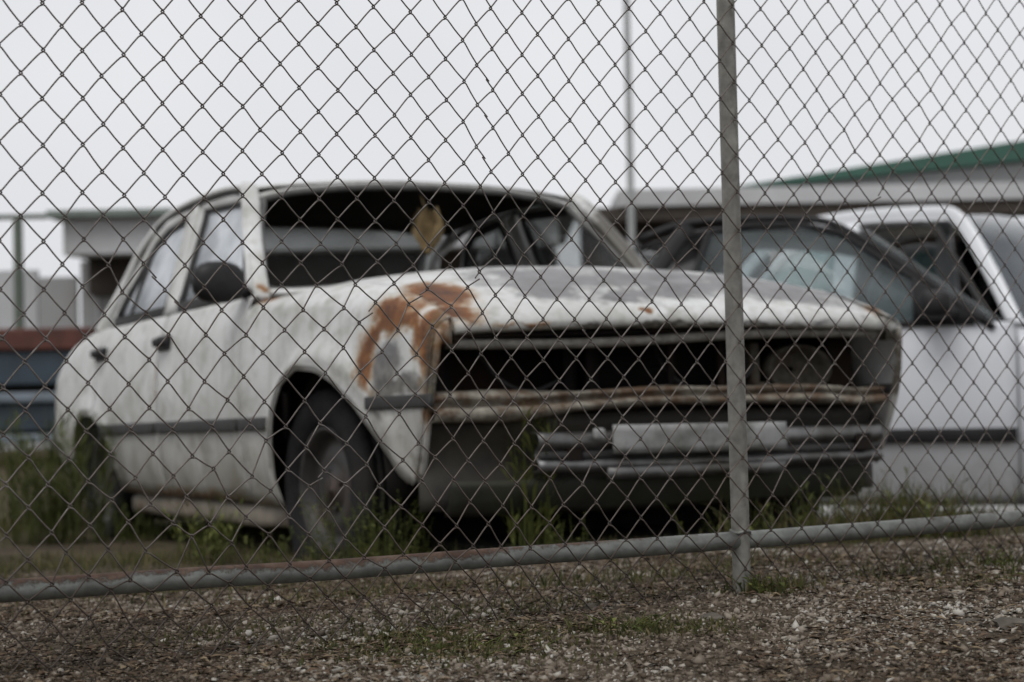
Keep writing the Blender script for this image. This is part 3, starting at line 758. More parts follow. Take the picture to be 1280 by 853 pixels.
# ------------------------------------------------------------------ other parked cars
def parked(name, loc, yaw, P, label):
    C = empty(name, loc, (0, 0, R(yaw))); tag(C, label, 'car', 'cars parked behind the wreck')
    belt = P['belt']; W0 = P['w']; zr = P['roof']; bm = P['body']
    wz = ([.15, .2, .3, .5, .65, .8, belt-.05, belt], [W0-.13, W0-.10, W0-.055, W0-.004, W0, W0-.010, W0-.025, W0-.042])
    def wf(x, z):
        v = ip(z, *wz)-.10*max(0, (x-.1)/.75)**2.2-.09*max(0, (-P['wb']-.1-x)/.75)**2
        if P.get('crease'): v -= .012*math.exp(-((z-P['crease'])/.03)**2)
        return v
    def gy2(z): return W0-.03-(z-belt)*P['tum']
    def arch(cx, r=.345):
        return [(cx-.0+r*math.cos(a), .29+r*.98*math.sin(a)) for a in np.linspace(0, math.pi, 16)]
    fa, ra = arch(0)[::-1], arch(-P['wb'])
    d0, d1, d2, d3 = P['doors']
    bz = P['bottom']
    for s in (-1, 1):
        up = lambda a, b2: [(a, belt-.004), (b2, belt-.004)]
        lo = [(d0+.006, bz)]+([(-.345, bz)] if d0 < -.345 else [])+fa+[(.345, bz), (.74, bz+.05)]
        hz = lambda x: ip(x, [-.6, -.3, .3, .7, .9], [belt-.004, belt-.03, belt-.10, belt-.17, belt-.25])
        fe = side_panel('front_fender', s, lo, [(x, hz(x)) for x in np.linspace(d0+.006, .74, 12)], 44, 10, None, 0, bm, C, wf)
        rb = lambda x: (W0-.055, belt+.012)
        fd = side_panel('front_door', s, [(d0, bz), (d1, bz)], up(d0, d1), 20, 12, rb, 4, bm, C, wf)
        drs = [fd]
        if d2 is not None:
            lo2 = [(d1-.007, bz)]+([(-P['wb']+.36, bz)] if d2 < -P['wb']+.36 else [])+[p for p in ra if p[0] > d2]+([(d2, .29+.345)] if False else [(d2, (ra[[i for i, p in enumerate(ra) if p[0] <= d2][0]][1] if d2 < -P['wb']+.345 else bz))])
            rd = side_panel('rear_door', s, lo2, up(d1-.007, d2), 26, 12, rb, 4, bm, C, wf); drs.append(rd); q0 = d2-.007
        else: q0 = d1-.007
        lo3 = [(q0, bz if q0 > -P['wb']+.345 else ra[[i for i, p in enumerate(ra) if p[0] <= q0][0]][1])]+[p for p in ra if p[0] < q0]+[(-P['wb']-.35, bz), (d3, bz+.06)]
        rq = side_panel('rear_quarter_panel', s, lo3, [(q0, belt-.004), (d3+.02, belt-P['taildrop'])], 36, 12, (lambda x: (W0-.12, ip(x, [d3, q0], [belt-P['taildrop']+.03, belt+.012]))), 4, bm, C, wf)
        for dr, a, b2 in [(fd, d0-.006, d1+.006)]+([(rd, d1-.013, max(d2, -P['wb']+.37))] if d2 is not None else []):
            if P['strip']:
                new('rubbing_strip', *sweep([(x, s*(wf(x, P['strip'])+.004), P['strip']) for x in np.linspace(a, b2, 8)], rrect(.018, .062, .3), (0, 0, 1)), 'black_plastic', dr)
            new('door_handle', *sweep([(b2+.06, s*(wf(b2, .8)+.002), belt-.09), (b2+.09, s*(wf(b2, .8)+.022), belt-.09), (b2+.17, s*(wf(b2, .8)+.022), belt-.09), (b2+.20, s*(wf(b2, .8)+.002), belt-.09)], rrect(.015, .024), (0, 0, 1)), 'black_plastic', dr)
        new('sill', *sweep([(x, s*(W0-.06), bz-.02) for x in np.linspace(-.36, -P['wb']+.37, 6)], rrect(.06, .07), (0, 0, 1)), P.get('sillmat', bm), C)
        # windows
        for k, (lp, gm, fm, fw) in enumerate(P['windows']):
            pth = [Vector((x, s*gy2(z), z)) for x, z in lp]
            sp = []
            for i in range(len(pth)):
                a, b2 = pth[i], pth[(i+1) % len(pth)]; sp += [a.lerp(b2, q/3) for q in range(3)]
            par = drs[k] if k < len(drs) else rq
            fr = new('window_frame', *sweep(sp, rrect(fw, .024, .3), (0, 1, 0), True), fm, par)
            c = sum(sp, Vector())/len(sp)
            if gm is None and s > 0: gm = 'blocking_glass'  # dark pane added on the far side so no light shows through
            if gm:
                V = [c]+[p-Vector((0, s*.006, 0)) for p in sp]; n = len(sp)
                new('window_pane', V, [(0, 1+i, 1+(i+1) % n) for i in range(n)], gm, par, solid=.004)
        for nm, pts, wd, mt in P['pillars']:
            new(nm, *sweep(smoothpath([(x, s*(gy2(z)-.012), z) for x, z in pts], 5), rrect(wd, .04, .35), (0, 1, 0)), mt, C)
    # roof
    x0, x1 = P['roofx']; V = []
    for i in range(20):
        for j in range(21):
            y = (j/10-1)*(gy2(zr-.05)+.005); a = abs(j/10-1)
            xs_ = x0+.05-.07*a*a; x = xs_+(x1-xs_)*i/19; t = i/19
            V.append((x, y, zr-.04*a**2.5-P['rooff']*(1-t)**3-P['roofb']*t**4))
    rfp = new('roof_panel', V, gridF(20, 21, flip=True), P['roofmat'], C, solid=.02)
    # bonnet, screens, boot or hatch
    ax, az = P['screen'][0]; bx_, bz_ = P['screen'][1]; V = []
    for y in np.linspace(-1, 1, 13):
        for t in np.linspace(0, 1, 5):
            z = az+(bz_-az)*t; V.append((ax+.10*(1-y*y)+(bx_-ax)*t-.03*(1-y*y)*t, y*(gy2(z)-.02), z))
    new('windscreen_pane', V, gridF(13, 5), P.get('wsglass', 'screen_glass'), C, solid=.004)
    V = []
    for i in range(16):
        for y in np.linspace(-1, 1, 15):
            t = i/15; x = ax+.06+(.80-ax-.06)*t
            V.append((x, y*(wf(x, belt-.1)-.01), ip(x, [-.7, -.3, .3, .7, .82], [belt+.02, belt, belt-.07, belt-.14, belt-.22])+.03*(1-y*y)))
    new('bonnet', V, gridF(16, 15, flip=True), bm, C, solid=.004)
    V = []
    for y in np.linspace(-1, 1, 15):
        for z in np.linspace(.28, belt-.22, 6): V.append((.82-.08*y*y-.02*((z-.5)/.2)**2, y*(W0-.09), z))
    fp = new('front_bumper', V, gridF(15, 6), bm, C, solid=.01)
    for s in (-1, 1):
        V, F = box(.765, .80, min(s*.45, s*.70), max(s*.45, s*.70), belt-.34, belt-.20); bevel(new('headlamp', V, F, 'plate', C, smooth=False), .015)
        V, F = box(-P['wb']-.92 if P['taildrop'] > 0 else d3-.03, -P['wb']-.86 if P['taildrop'] > 0 else d3+.02, min(s*.50, s*.72), max(s*.50, s*.72), .62, .78)
    V = []
    rx, rz = P['rear']; tz = belt-P['taildrop']
    for i, (x, z) in enumerate([(P['roofx'][1], zr-P['roofb']-.01)]+[(P['roofx'][1]+(rx-P['roofx'][1])*t, zr-P['roofb']-.01+(rz-zr+P['roofb']+.01)*t) for t in (.33, .66, 1)]):
        for y in np.linspace(-1, 1, 11): V.append((x-.05*(1-y*y), y*(gy2(z)-.03), z))
    new('rear_window_pane', V, gridF(4, 11, flip=True), 'far_glass', C, solid=.004)
    V = []
    for x, z in [(rx, rz), (rx+(d3-rx)*.5, (rz+tz)/2+.02), (d3, tz+.01), (d3-.04, tz-.10), (d3-.03, .45), (d3, .30)]:
        for y in np.linspace(-1, 1, 11): V.append((x-.05*(1-y*y), y*(W0-.11), z))
    new('tail_panel', V, gridF(6, 11, flip=True), bm, C, solid=.004)
    V, F = joinVF([box(d3+.1, .5, -W0+.14, W0-.14, .22, .25), box(ax-.02, ax+.02, -W0+.12, W0-.12, .25, belt-.02), box(d3+.12, ax, -W0+.10, -W0+.12, .25, belt-.03), box(d3+.12, ax, W0-.12, W0-.10, .25, belt-.03)])
    new('floor_and_bulkhead', V, F, 'interior', C, smooth=False)
    for yc in (-.36, .36):
        sb = cushion('front_seat', -1.45, -.95, yc-.24, yc+.24, .30, .50, 0, C)
        cushion('front_backrest', -1.60, -1.46, yc-.23, yc+.23, .45, belt+.12, 16, sb)
    V = []
    for y in np.linspace(-W0+.14, W0-.14, 9): V += [(ax+.02, y, belt-.03), (ax-.2, y, belt+.01), (ax-.28, y, belt-.05), (ax-.28, y, .6)]
    new('dashboard', V, gridF(9, 4, flip=True), 'vinyl', C, solid=.004)
    for x in (0, -P['wb']):
        for s in (-1, 1): make_wheel(C, (x, s*(W0-.11), .295), .02, side=s, matr='chrome')
    return C

SP = dict(belt=.955, w=.835, roof=1.482, body='silver', tum=.36, wb=2.30, doors=(-.43, -1.70, None, -2.86), bottom=.165, taildrop=.02, strip=.483, crease=.32,
    windows=[([(-.60, .967), (-.86, 1.175), (-1.17, 1.388), (-1.34, 1.43), (-1.55, 1.437), (-1.75, 1.415), (-1.82, 1.22), (-1.87, .967)], 'sedan_glass', 'black_plastic', .024)],
    pillars=[('windscreen_pillar', [(-.52, .94), (-.85, 1.195), (-1.16, 1.408), (-1.34, 1.457), (-1.6, 1.467), (-1.87, 1.455), (-2.07, 1.39)], .032, 'black_plastic'),
             ('rear_pillar', [(-1.85, 1.445), (-2.0, 1.22), (-2.1, .965)], .08, 'black_plastic')],
    roofx=(-1.13, -2.08), rooff=.07, roofb=.09, roofmat='black_plastic', screen=((-.50, .95), (-1.12, 1.43)), rear=(-2.4, .965), sillmat='silver', wsglass='clear_glass')
sed = parked('parked_coupe', (2.756, 8.556, -.35), -13, SP, 'silvery white two-door car with black window frame and black rubbing strip beside the wreck')
V = []
for i in range(20):
    a = 2*math.pi*i/20
    for j in range(9):
        b2 = math.pi*j/8; f_ = lambda q: math.copysign(abs(q)**.6, q)
        V.append((-.76+.07*f_(math.cos(b2)), -.915+.09*f_(math.sin(b2))*f_(math.cos(a)), 1.045+.062*f_(math.sin(b2))*f_(math.sin(a))))
dm2 = new('door_mirror', V, gridF(20, 9, True), 'black_plastic', sed)
new('mirror_base', *sweep([(-.70, -.80, 1.0), (-.73, -.84, 1.015), (-.75, -.87, 1.03)], rrect(.09, .05), (0, 0, 1)), 'black_plastic', dm2)
V, F = joinVF([([(-.555, -.812, .972), (-.86, -.812, .972), (-.86, -.765, 1.175), (-.72, -.78, 1.07)], [(0, 1, 2, 3)])])
new('mirror_sail_panel', V, F, 'black_plastic', dm2, solid=.012)

HP = dict(belt=1.05, w=.80, roof=1.785, body='white2', tum=.235, wb=2.3, doors=(-.38, -1.52, None, -2.92), bottom=.25, taildrop=0., strip=None, crease=None,
    windows=[([(-.57, 1.08), (-.75, 1.33), (-.98, 1.655), (-1.08, 1.69), (-1.36, 1.69), (-1.46, 1.66), (-1.47, 1.08)], None, 'rubber', .035),
             ([(-1.62, 1.08), (-1.62, 1.64), (-1.85, 1.63), (-2.02, 1.55), (-2.155, 1.40), (-2.24, 1.08)], 'hatch_glass', 'white2', .05)],
    pillars=[('windscreen_pillar', [(-.41, 1.02), (-.64, 1.41), (-.85, 1.70), (-1.05, 1.752), (-1.6, 1.758), (-1.97, 1.70), (-2.28, 1.48), (-2.44, 1.07)], .085, 'white2'),
             ('centre_pillar', [(-1.545, 1.05), (-1.55, 1.38), (-1.55, 1.72)], .10, 'white2')],
    roofx=(-.88, -2.38), rooff=.035, roofb=.12, roofmat='white2', screen=((-.41, 1.05), (-.86, 1.73)), rear=(-2.76, 1.07))
parked('parked_hatchback', (3.676, 10.708, -.40), -40, HP, 'tall white three-door hatchback with a dark open window behind the silvery car')

# ------------------------------------------------------------------ background buildings, pole, clutter
MAT['wall_grey'] = simple('pale_grey_cladding', (.33, .33, .33), .8, 0, .10, 1.2, dirt=(.24, .235, .225))
MAT['wall_white'] = simple('white_cladding', (.47, .475, .485), .7, 0, .12, 1.2, dirt=(.36, .355, .34))
MAT['roof_green'] = simple('dark_green_roof_steel', (.030, .085, .062), .5, 0, .15, 2)
MAT['dark_timber_and_shade'] = simple('dark_brown_timber_and_shade', (.050, .040, .032), .8, 0, .3, 4)  # verandah timber, and the painted shade of the shed bay
MAT['red_steel'] = simple('red_oxide_steel', (.085, .030, .022), .7, 0, .35, 5)
MAT['blue_steel'] = simple('dark_blue_panel', (.030, .045, .060), .5, 0, .3, 3)
MAT['grey_blue'] = simple('pale_blue_grey_panel', (.15, .18, .21), .5, 0, .25, 3)
MAT['post_green'] = simple('grey_green_post', (.10, .12, .095), .7, 0, .2, 4)
MAT['roof_grey'] = simple('grey_green_roof_edge', (.16, .19, .17), .6, 0, .2, 2)
GB = -.36
def part(name, boxes, mat, parent, bv=.01):
    V, F = joinVF([box(*b) for b in boxes]); return bevel(new(name, V, F, mat, parent, smooth=False), bv)
# workshop on the right: verandah with white fascia, gable wall with green barge board
B = empty('workshop', (0, 22, GB)); tag(B, 'low grey workshop with green roof edge and dark verandah behind the cars', 'building')
def prism(poly, y0, y1):
    n = len(poly); V = [(x, y0, z) for x, z in poly]+[(x, y1, z) for x, z in poly]
    F = [tuple(range(n)), tuple(range(n, 2*n))[::-1]]+[(i, i+n, (i+1) % n+n, (i+1) % n) for i in range(n)]
    return V, F
new('gable_wall', *prism([(2.97, 0), (14, 0), (14, 3.2), (9.5, 3.66), (2.97, 3.13)], 1.6, 8.0), 'wall_grey', B, smooth=False)
new('verandah_roof', *prism([(1.3, 2.80), (14, 2.80), (14, 3.0), (1.3, 3.0)], -.2, 1.59), 'wall_white', B, smooth=False)
part('verandah_back_wall', [(.9, 14, 1.3, 1.5, 0, 2.79)], 'dark_timber_and_shade', B)
for x in np.arange(1.1, 14, 2.4): part('verandah_post', [(x-.05, x+.05, -.1, 0, 0, 2.798)], 'dark_timber_and_shade', B)
part('verandah_beam', [(.95, 14, -.15, .05, 2.63, 2.795)], 'dark_timber_and_shade', B)
dr_ = part('sliding_door', [(1.75, 2.5, 1.22, 1.295, 0, 2.28)], 'wall_white', B); part('handle', [(1.82, 1.86, 1.19, 1.22, .95, 1.15)], 'dark_timber_and_shade', dr_)
for i in range(4):
    wn = part('window', [(3.6+2.2*i, 4.8+2.2*i, 1.24, 1.295, 1.0, 2.0)], 'interior', B); part('window_sill', [(3.55+2.2*i, 4.85+2.2*i, 1.18, 1.29, .95, .995)], 'wall_white', wn)
V = []; F = []
rk = [(2.9, 3.135), (9.5, 3.68), (14.2, 3.2)]
for (xa, za), (xb, zb), (ta, tb) in ((rk[0], rk[1], (.035, .42)), (rk[1], rk[2], (.42, .42))):
    b0 = len(V); V += [(xa, 1.3, za), (xb, 1.3, zb), (xb, 1.3, zb+tb), (xa, 1.3, za+ta), (xa, 8.3, za), (xb, 8.3, zb), (xb, 8.3, zb+tb), (xa, 8.3, za+ta)]
    F += [tuple(b0+i for i in q) for q in ((0, 1, 2, 3), (4, 7, 6, 5), (0, 4, 5, 1), (3, 2, 6, 7), (0, 3, 7, 4), (1, 5, 6, 2))]
new('roof', V, F, 'roof_green', B, smooth=False)
# long grey shed on the left
S = empty('long_shed', (0, 22, GB)); tag(S, 'long pale shed with shadowed bay behind the tail of the wreck', 'building')
part('wall', [(-5.5, .6, 1.5, 1.8, 0, 2.40)], 'wall_grey', S)
part('upper_wall', [(-5.45, .6, .4, .9, 2.40, 2.84)], 'wall_white', S)
new('roof', *prism([(-5.6, 2.845), (.85, 2.845), (.85, 2.93), (-5.6, 2.93)], .2, 6.5), 'roof_grey', S, smooth=False)
part('bay_shadow_wall', [(-5.35, .55, 1.30, 1.48, 1.95, 2.398)], 'dark_timber_and_shade', S)  # dark panel and soffit paint the shade under the shed eave
part('bay_soffit', [(-5.4, .55, .95, 1.48, 2.40, 2.44)], 'dark_timber_and_shade', S)
for i in range(6): part('cladding_rib', [(-5.3+.9*i, -5.26+.9*i, 1.46, 1.497, 0, 1.94)], 'wall_white', S)
PG = empty('pipe_frame', (0, 22, GB)); tag(PG, 'open grey-green pipe frame standing left of the long pale shed', 'frame')
part('top_beam', [(-9.5, -5.62, .3, .38, 2.84, 2.90)], 'post_green', PG, .01)
for x in (-5.98, -8.2): part('upright', [(x-.05, x+.05, .29, .39, 0, 2.838)], 'post_green', PG)
LW = empty('low_wall', (0, 22, GB)); tag(LW, 'low pale panelled wall under the pipe frame', 'wall', kind='thing')
part('panel', [(-9.5, -6.05, 1.5, 1.6, 0, 2.30)], 'wall_white', LW); part('panel', [(-6.04, -5.55, 1.5, 1.6, 0, 2.20)], 'wall_grey', LW)
# light pole
PL = empty('light_pole', (1.39, 21.0, GB)); tag(PL, 'tall thin grey pole rising behind the wrecked car', 'pole')
MAT['pole_grey'] = simple('pale_grey_pole', (.33, .34, .34), .5, 0, .1, 4)
new('shaft', *sweep([(0, 0, z) for z in np.linspace(0, 8, 9)], lambda t: circ(.045-.012*t, 12), (0, 1, 0)), 'pole_grey', PL)
part('base_flange', [(-.12, .12, -.12, .12, 0, .03)], 'pole_grey', PL)
new('lamp_arm', *sweep([(0, 0, 7.95), (.4, -.2, 8.1), (.8, -.4, 8.12)], circ(.025, 8), (0, 0, 1)), 'pole_grey', PL)
# stacked panels under a red steel beam
ST = empty('trailer', (-5.55, 18.4, gz(-5.55, 18.4, False)), (0, 0, R(0))); tag(ST, 'dark blue flat-deck trailer with red oxide deck edge left of the wreck', 'trailer')
part('deck', [(-2.3, 1.35, -.1, 1.5, 1.14, 1.36)], 'red_steel', ST, .02)
part('side_board', [(-2.25, 1.3, -.05, .0, .80, 1.13)], 'blue_steel', ST)
part('side_rail', [(-2.25, 1.3, -.10, -.02, .62, .72)], 'grey_blue', ST, .02)
part('side_board', [(-2.25, 1.3, -.03, .03, .34, .60)], 'blue_steel', ST)
part('side_rail', [(-2.25, 1.3, -.08, 0., .22, .30)], 'grey_blue', ST, .02)
part('chassis', [(-2.2, 1.3, .05, 1.4, .30, 1.12)], 'interior', ST)
for x in (-1.6, .1):
    wv = make_wheel(ST, (x, .12, .30), .02)

# ------------------------------------------------------------------ chain link fence
FE = empty('chain_link_fence', (FO[0], FO[1], 0), (0, 0, math.atan2(FD[1], FD[0]))); tag(FE, 'rusting chain-link fence with steel post and bottom rail across the front', 'fence')
# local: x along fence (s), y away from the camera, z up
SK = [-.003, .058, .123, .188, .252, .319, .386, .453, .522, .592, .660, .729, .789, .852, .919, .987, 1.056, 1.126, 1.197, 1.268, 1.338, 1.409, 1.48, 1.548, 1.619, 1.687, 1.758, 1.832, 1.901]
ZK = [.977, .981, .981, .982, .982, .985, .987, .988, .990, .990, .989, .987, .976, .973, .970, .969, .969, .966, .965, .963, .963, .963, .963, .961, .957, .955, .957, .951, .949]
kk = list(range(-26, 0))+list(range(29))+list(range(29, 50))
SS = [-.003+.0655*k for k in range(-26, 0)]+SK+[1.901+.070*(k-28) for k in range(29, 50)]
ZZ = [.977]*26+ZK+[.948]*21
Hrow = .0704
wild = [(.09, .60, .06, .010), (.25, .47, .07, .008), (.50, .56, .07, .011), (.60, .50, .06, .011), (.70, .56, .05, .009), (.76, .78, .05, .006), (.82, .62, .05, .007), (1.18, .60, .05, .008), (.30, .25, .15, .006), (.55, .22, .2, .008), (.95, .25, .15, .007), (1.7, .85, .2, .004), (1.45, .25, .15, .006), (.1, .12, .2, .007)]
KC = {}
def knot(c, r):
    """c column in half steps (float), r row level (float)"""
    key = (round(c*2), round(r*2))
    if key in KC: return KC[key]
    s = float(np.interp(c, kk, SS)); z0 = float(np.interp(c, kk, ZZ))
    st = 1.0+.035*math.exp(-((s-.5)/.35)**2)
    z = z0-Hrow*r if r < 7.5 else z0-Hrow*7.5-Hrow*st*(r-7.5)
    rs = random.Random(key[0]*7919+key[1]*104729)
    a = .0010
    for ws, wz_, wr, wa in wild: a += .42*wa*math.exp(-((s-ws)**2+(z-wz_)**2)/(wr*wr))
    ds, dz = rs.gauss(0, a), rs.gauss(0, a)
    ds += .004*fbm(s*2.5, z*2.5, 11.); dz += .004*fbm(s*2.5, z*2.5, 21.)
    if z < .10: dz += .012*rs.random()
    KC[key] = (s+ds, .004*fbm(s*2, z*2, 31.)+.010*math.exp(-((s-.65)/.25)**2-((z-.6)/.2)**2)*fbm(s*9, z*9, 41.), z+dz)
    return KC[key]
RB, RT = 14.0, -9
# broken legs (column of the wire, leg index counted from the top) found along the torn seam
broken = {(11.5, .5): .62, (11.5, 1.5): .5, (11.5, 2.5): .45, (12.0, 4.0): .55, (2.5, 5.5): .5, (3.0, 6.0): .6,
          (8.0, 6.5): .5, (9.5, 6.0): .5, (11.0, 5.5): .5, (14.5, 6.5): .5, (25.0, 2.5): .6, (22.5, 9.5): .5, (6.5, 10.0): .5}
WRAD = .00132
def wire_tube(pts, V, F):
    prof = circ(WRAD, 5); b = len(V)
    v, f = sweep(pts, prof, (0, 1, 0)); V += v; F += [tuple(i+b for i in q) for q in f]
for i in range(-50, 96):
    a = i/2.0; first = 0. if float(a).is_integer() else .5
    V, F = [], []; cur = []
    r = RT+first
    rs = random.Random(i*31+5); e = .0026; dp = .0017
    bottom = RB+rs.choice([-.5, 0, 0, .5])
    def lp(c, rr): return Vector(knot(c, rr))
    while r < bottom:
        Lk, Rk, L2 = lp(a, r), lp(a+.5, r+.5), lp(a, r+1)
        fl, bk = Vector((0, -dp, 0)), Vector((0, dp, 0))
        # left bend -> front leg -> right bend -> back leg
        legA = [Lk+Vector((-e, 0, 0)), Lk+Vector((.0012, -dp*.9, -.0030)), Lk+(Rk-Lk)*.13+fl*1.2, Lk+(Rk-Lk)*.5+fl+Vector((0, 0, -.0006)), Lk+(Rk-Lk)*.87+fl*1.2, Rk+Vector((-.0012, -dp*.9, .0030))]
        legB = [Rk+Vector((e, 0, 0)), Rk+Vector((-.0012, dp*.9, -.0030)), Rk+(L2-Rk)*.13+bk*1.2, Rk+(L2-Rk)*.5+bk+Vector((0, 0, .0006)), Rk+(L2-Rk)*.87+bk*1.2, L2+Vector((.0012, dp*.9, .0030))]
        if (a, r) in broken:
            t = broken[(a, r)]; end = Lk+(Rk-Lk)*t
            cur += [legA[0], legA[1], legA[2], end+Vector((.001, -.006, -.002))]
            if len(cur) > 2: wire_tube(smoothpath(cur, 2), V, F)
            cur = [Lk+(Rk-Lk)*min(.8, t+.10)+Vector((-.012, -.012, .004)), Lk+(Rk-Lk)*.85+fl*1.2, Rk+Vector((-.0012, -dp*.9, .0030))]
        else: cur += legA
        if (a, r+.5) in broken:
            t = broken[(a, r+.5)]; end = Rk+(L2-Rk)*t
            cur += [legB[0], legB[1], end+Vector((-.004, -.012, .002))]
            wire_tube(smoothpath(cur, 2), V, F)
            cur = [Rk+(L2-Rk)*min(.9, t+.2)+Vector((.008, -.014, .006)), Rk+(L2-Rk)*.92+bk]
        else: cur += legB
        r += 1
    cur.append(lp(a, r)+Vector((-e, 0, 0)))
    if rs.random() < .6: cur.append(cur[-1]+Vector((rs.uniform(.005, .02), rs.uniform(-.012, .004), -rs.uniform(.006, .02))))
    wire_tube(smoothpath(cur, 2), V, F)
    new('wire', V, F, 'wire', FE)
# post and rails stand behind the wire
def pipe(name, pts, r, mat, n=24):
    return new(name, *sweep(pts, circ(r, n), (0, 1, 0)), mat, FE)
po = pipe('post', [(1.3495-.0085*min(z, 1.2)/1.1, .024, z) for z in np.linspace(-.30, 1.62, 24)], .0172, 'post')
rl = [(s, .028, ip(s, [-1.6, -.076, .529, 1.306, 2.117, 3.4], [.135, .119, .109, .100, .094, .085])+.0012*fbm(s*3, 1)) for s in np.linspace(-1.6, 3.4, 70)]
pipe('bottom_rail', [p for p in rl if p[0] < 1.328]+[(1.337, .026, .1005)], .0168, 'rail')
pipe('bottom_rail', [(1.360, .026, .1005)]+[p for p in rl if p[0] > 1.37], .0168, 'rail')
pipe('top_rail', [(s, .028, 1.60) for s in np.linspace(-1.6, 3.4, 20)], .0168, 'rail')
new('weld_collar', *sweep([(1.3487+.0178*math.cos(a), .024+.0178*math.sin(a), .1165+.002*math.sin(3*a)) for a in np.linspace(0, 2*math.pi, 24)[:-1]], circ(.0035, 6), (0, 0, 1), True), 'rail', po)

# ------------------------------------------------------------------ gravel, litter, grass, weeds
def rnd_rot(n):
    q = rng.normal(size=(n, 4)); q /= np.linalg.norm(q, axis=1)[:, None]; a, b, c, d = q.T
    return np.stack([np.stack([1-2*(c*c+d*d), 2*(b*c-a*d), 2*(b*d+a*c)], 1), np.stack([2*(b*c+a*d), 1-2*(b*b+d*d), 2*(c*d-a*b)], 1), np.stack([2*(b*d-a*c), 2*(c*d+a*b), 1-2*(b*b+c*c)], 1)], 1)
def np_mesh(name, V, F, mat, attr, label, cat):
    me = bpy.data.meshes.new(name); nF, k = F.shape
    me.vertices.add(len(V)); me.vertices.foreach_set('co', V.astype(np.float32).ravel())
    me.loops.add(nF*k); me.loops.foreach_set('vertex_index', F.astype(np.int32).ravel())
    me.polygons.add(nF); me.polygons.foreach_set('loop_start', np.arange(0, nF*k, k, dtype=np.int32))
    me.update(calc_edges=True); me.validate()
    a = me.attributes.new('v', 'FLOAT', 'POINT'); a.data.foreach_set('value', attr.astype(np.float32))
    o = bpy.data.objects.new(name, me); COL.objects.link(o); me.materials.append(MAT[mat])
    return tag(o, label, cat, kind='stuff')
def chips(n):
    base = np.array([(1, 0, 0), (-1, 0, 0), (0, 1, 0), (0, -1, 0), (0, 0, 1), (0, 0, -1)], float)
    tri = np.array([(0, 2, 4), (2, 1, 4), (1, 3, 4), (3, 0, 4), (2, 0, 5), (1, 2, 5), (3, 1, 5), (0, 3, 5)])
    Y = 2.05+(rng.random(n)**1.15)*3.2; X = (rng.random(n)*2-1)*(Y*.33+.25)+.1
    keep = np.array([fbm(x*1.6+5, y*1.6, 2.)+.35*fbm(x*5, y*5, 8.) > -.85+max(0, (y-3.2))*.45+.25*random.random() for x, y in zip(X, Y)])
    X, Y = X[keep], Y[keep]; n = len(X)
    sz = np.clip(rng.lognormal(math.log(.0033), .42, n), .0016, .011)*(.8+.12*Y)
    Z = np.array([gz(x, y) for x, y in zip(X, Y)])+sz*.15
    sc_ = np.stack([sz*rng.uniform(.7, 1.5, n), sz*rng.uniform(.6, 1.1, n), sz*rng.uniform(.3, .7, n)], 1)
    jit = base[None]*(1+rng.uniform(-.3, .3, (n, 6, 1)))+rng.uniform(-.25, .25, (n, 6, 3))
    Pn = jit*sc_[:, None]; Rm = rnd_rot(n); Pn = np.einsum('nij,nkj->nki', Rm, Pn); Pn[..., 2] *= .75
    Pn += np.stack([X, Y, Z], 1)[:, None]
    F = (tri[None]+6*np.arange(n)[:, None, None]).reshape(-1, 3)
    patch = np.array([fbm(x*2.2, y*2.2, 14.) for x, y in zip(X, Y)])
    at = np.clip(rng.normal(.47, .25, n)+.42*patch+.10*np.clip(X, -1, 1), 0, 1)
    np_mesh('gravel', Pn.reshape(-1, 3), F, 'chips', np.repeat(at, 6), 'small grey and tan gravel chips strewn along the fence', 'gravel')
chips(120000)
def litter(n):
    Y = 2.1+rng.random(n)*2.6; X = (rng.random(n)*2-1)*(Y*.33+.2)+.1
    keep = np.array([fbm(x*2.1+1, y*2.1, 5.) > -.15 for x, y in zip(X, Y)]); X, Y = X[keep], Y[keep]; n = len(X)
    Ln = rng.uniform(.008, .026, n); Wd = Ln*rng.uniform(.10, .35, n); th = rng.random(n)*6.283
    Z = np.array([gz(x, y) for x, y in zip(X, Y)])+.004+rng.random(n)*.004
    d = np.stack([np.cos(th), np.sin(th), rng.uniform(-.25, .25, n)], 1); s = np.stack([-np.sin(th), np.cos(th), rng.uniform(-.4, .4, n)], 1)
    c = np.stack([X, Y, Z], 1); up = np.array([0, 0, 1.]); arch = (Ln*.12)[:, None]*up
    Q = np.stack([c-d*Ln[:, None]/2, c+s*Wd[:, None]/2+arch, c+d*Ln[:, None]/2, c-s*Wd[:, None]/2+arch*.6], 1)
    F = np.arange(4*n).reshape(-1, 4)
    np_mesh('leaf_litter', Q.reshape(-1, 3), F, 'litter', np.repeat(np.clip(rng.normal(.5, .28, n), 0, 1), 4), 'dry brown leaf litter and wood bits scattered over the gravel', 'litter')
litter(26000)
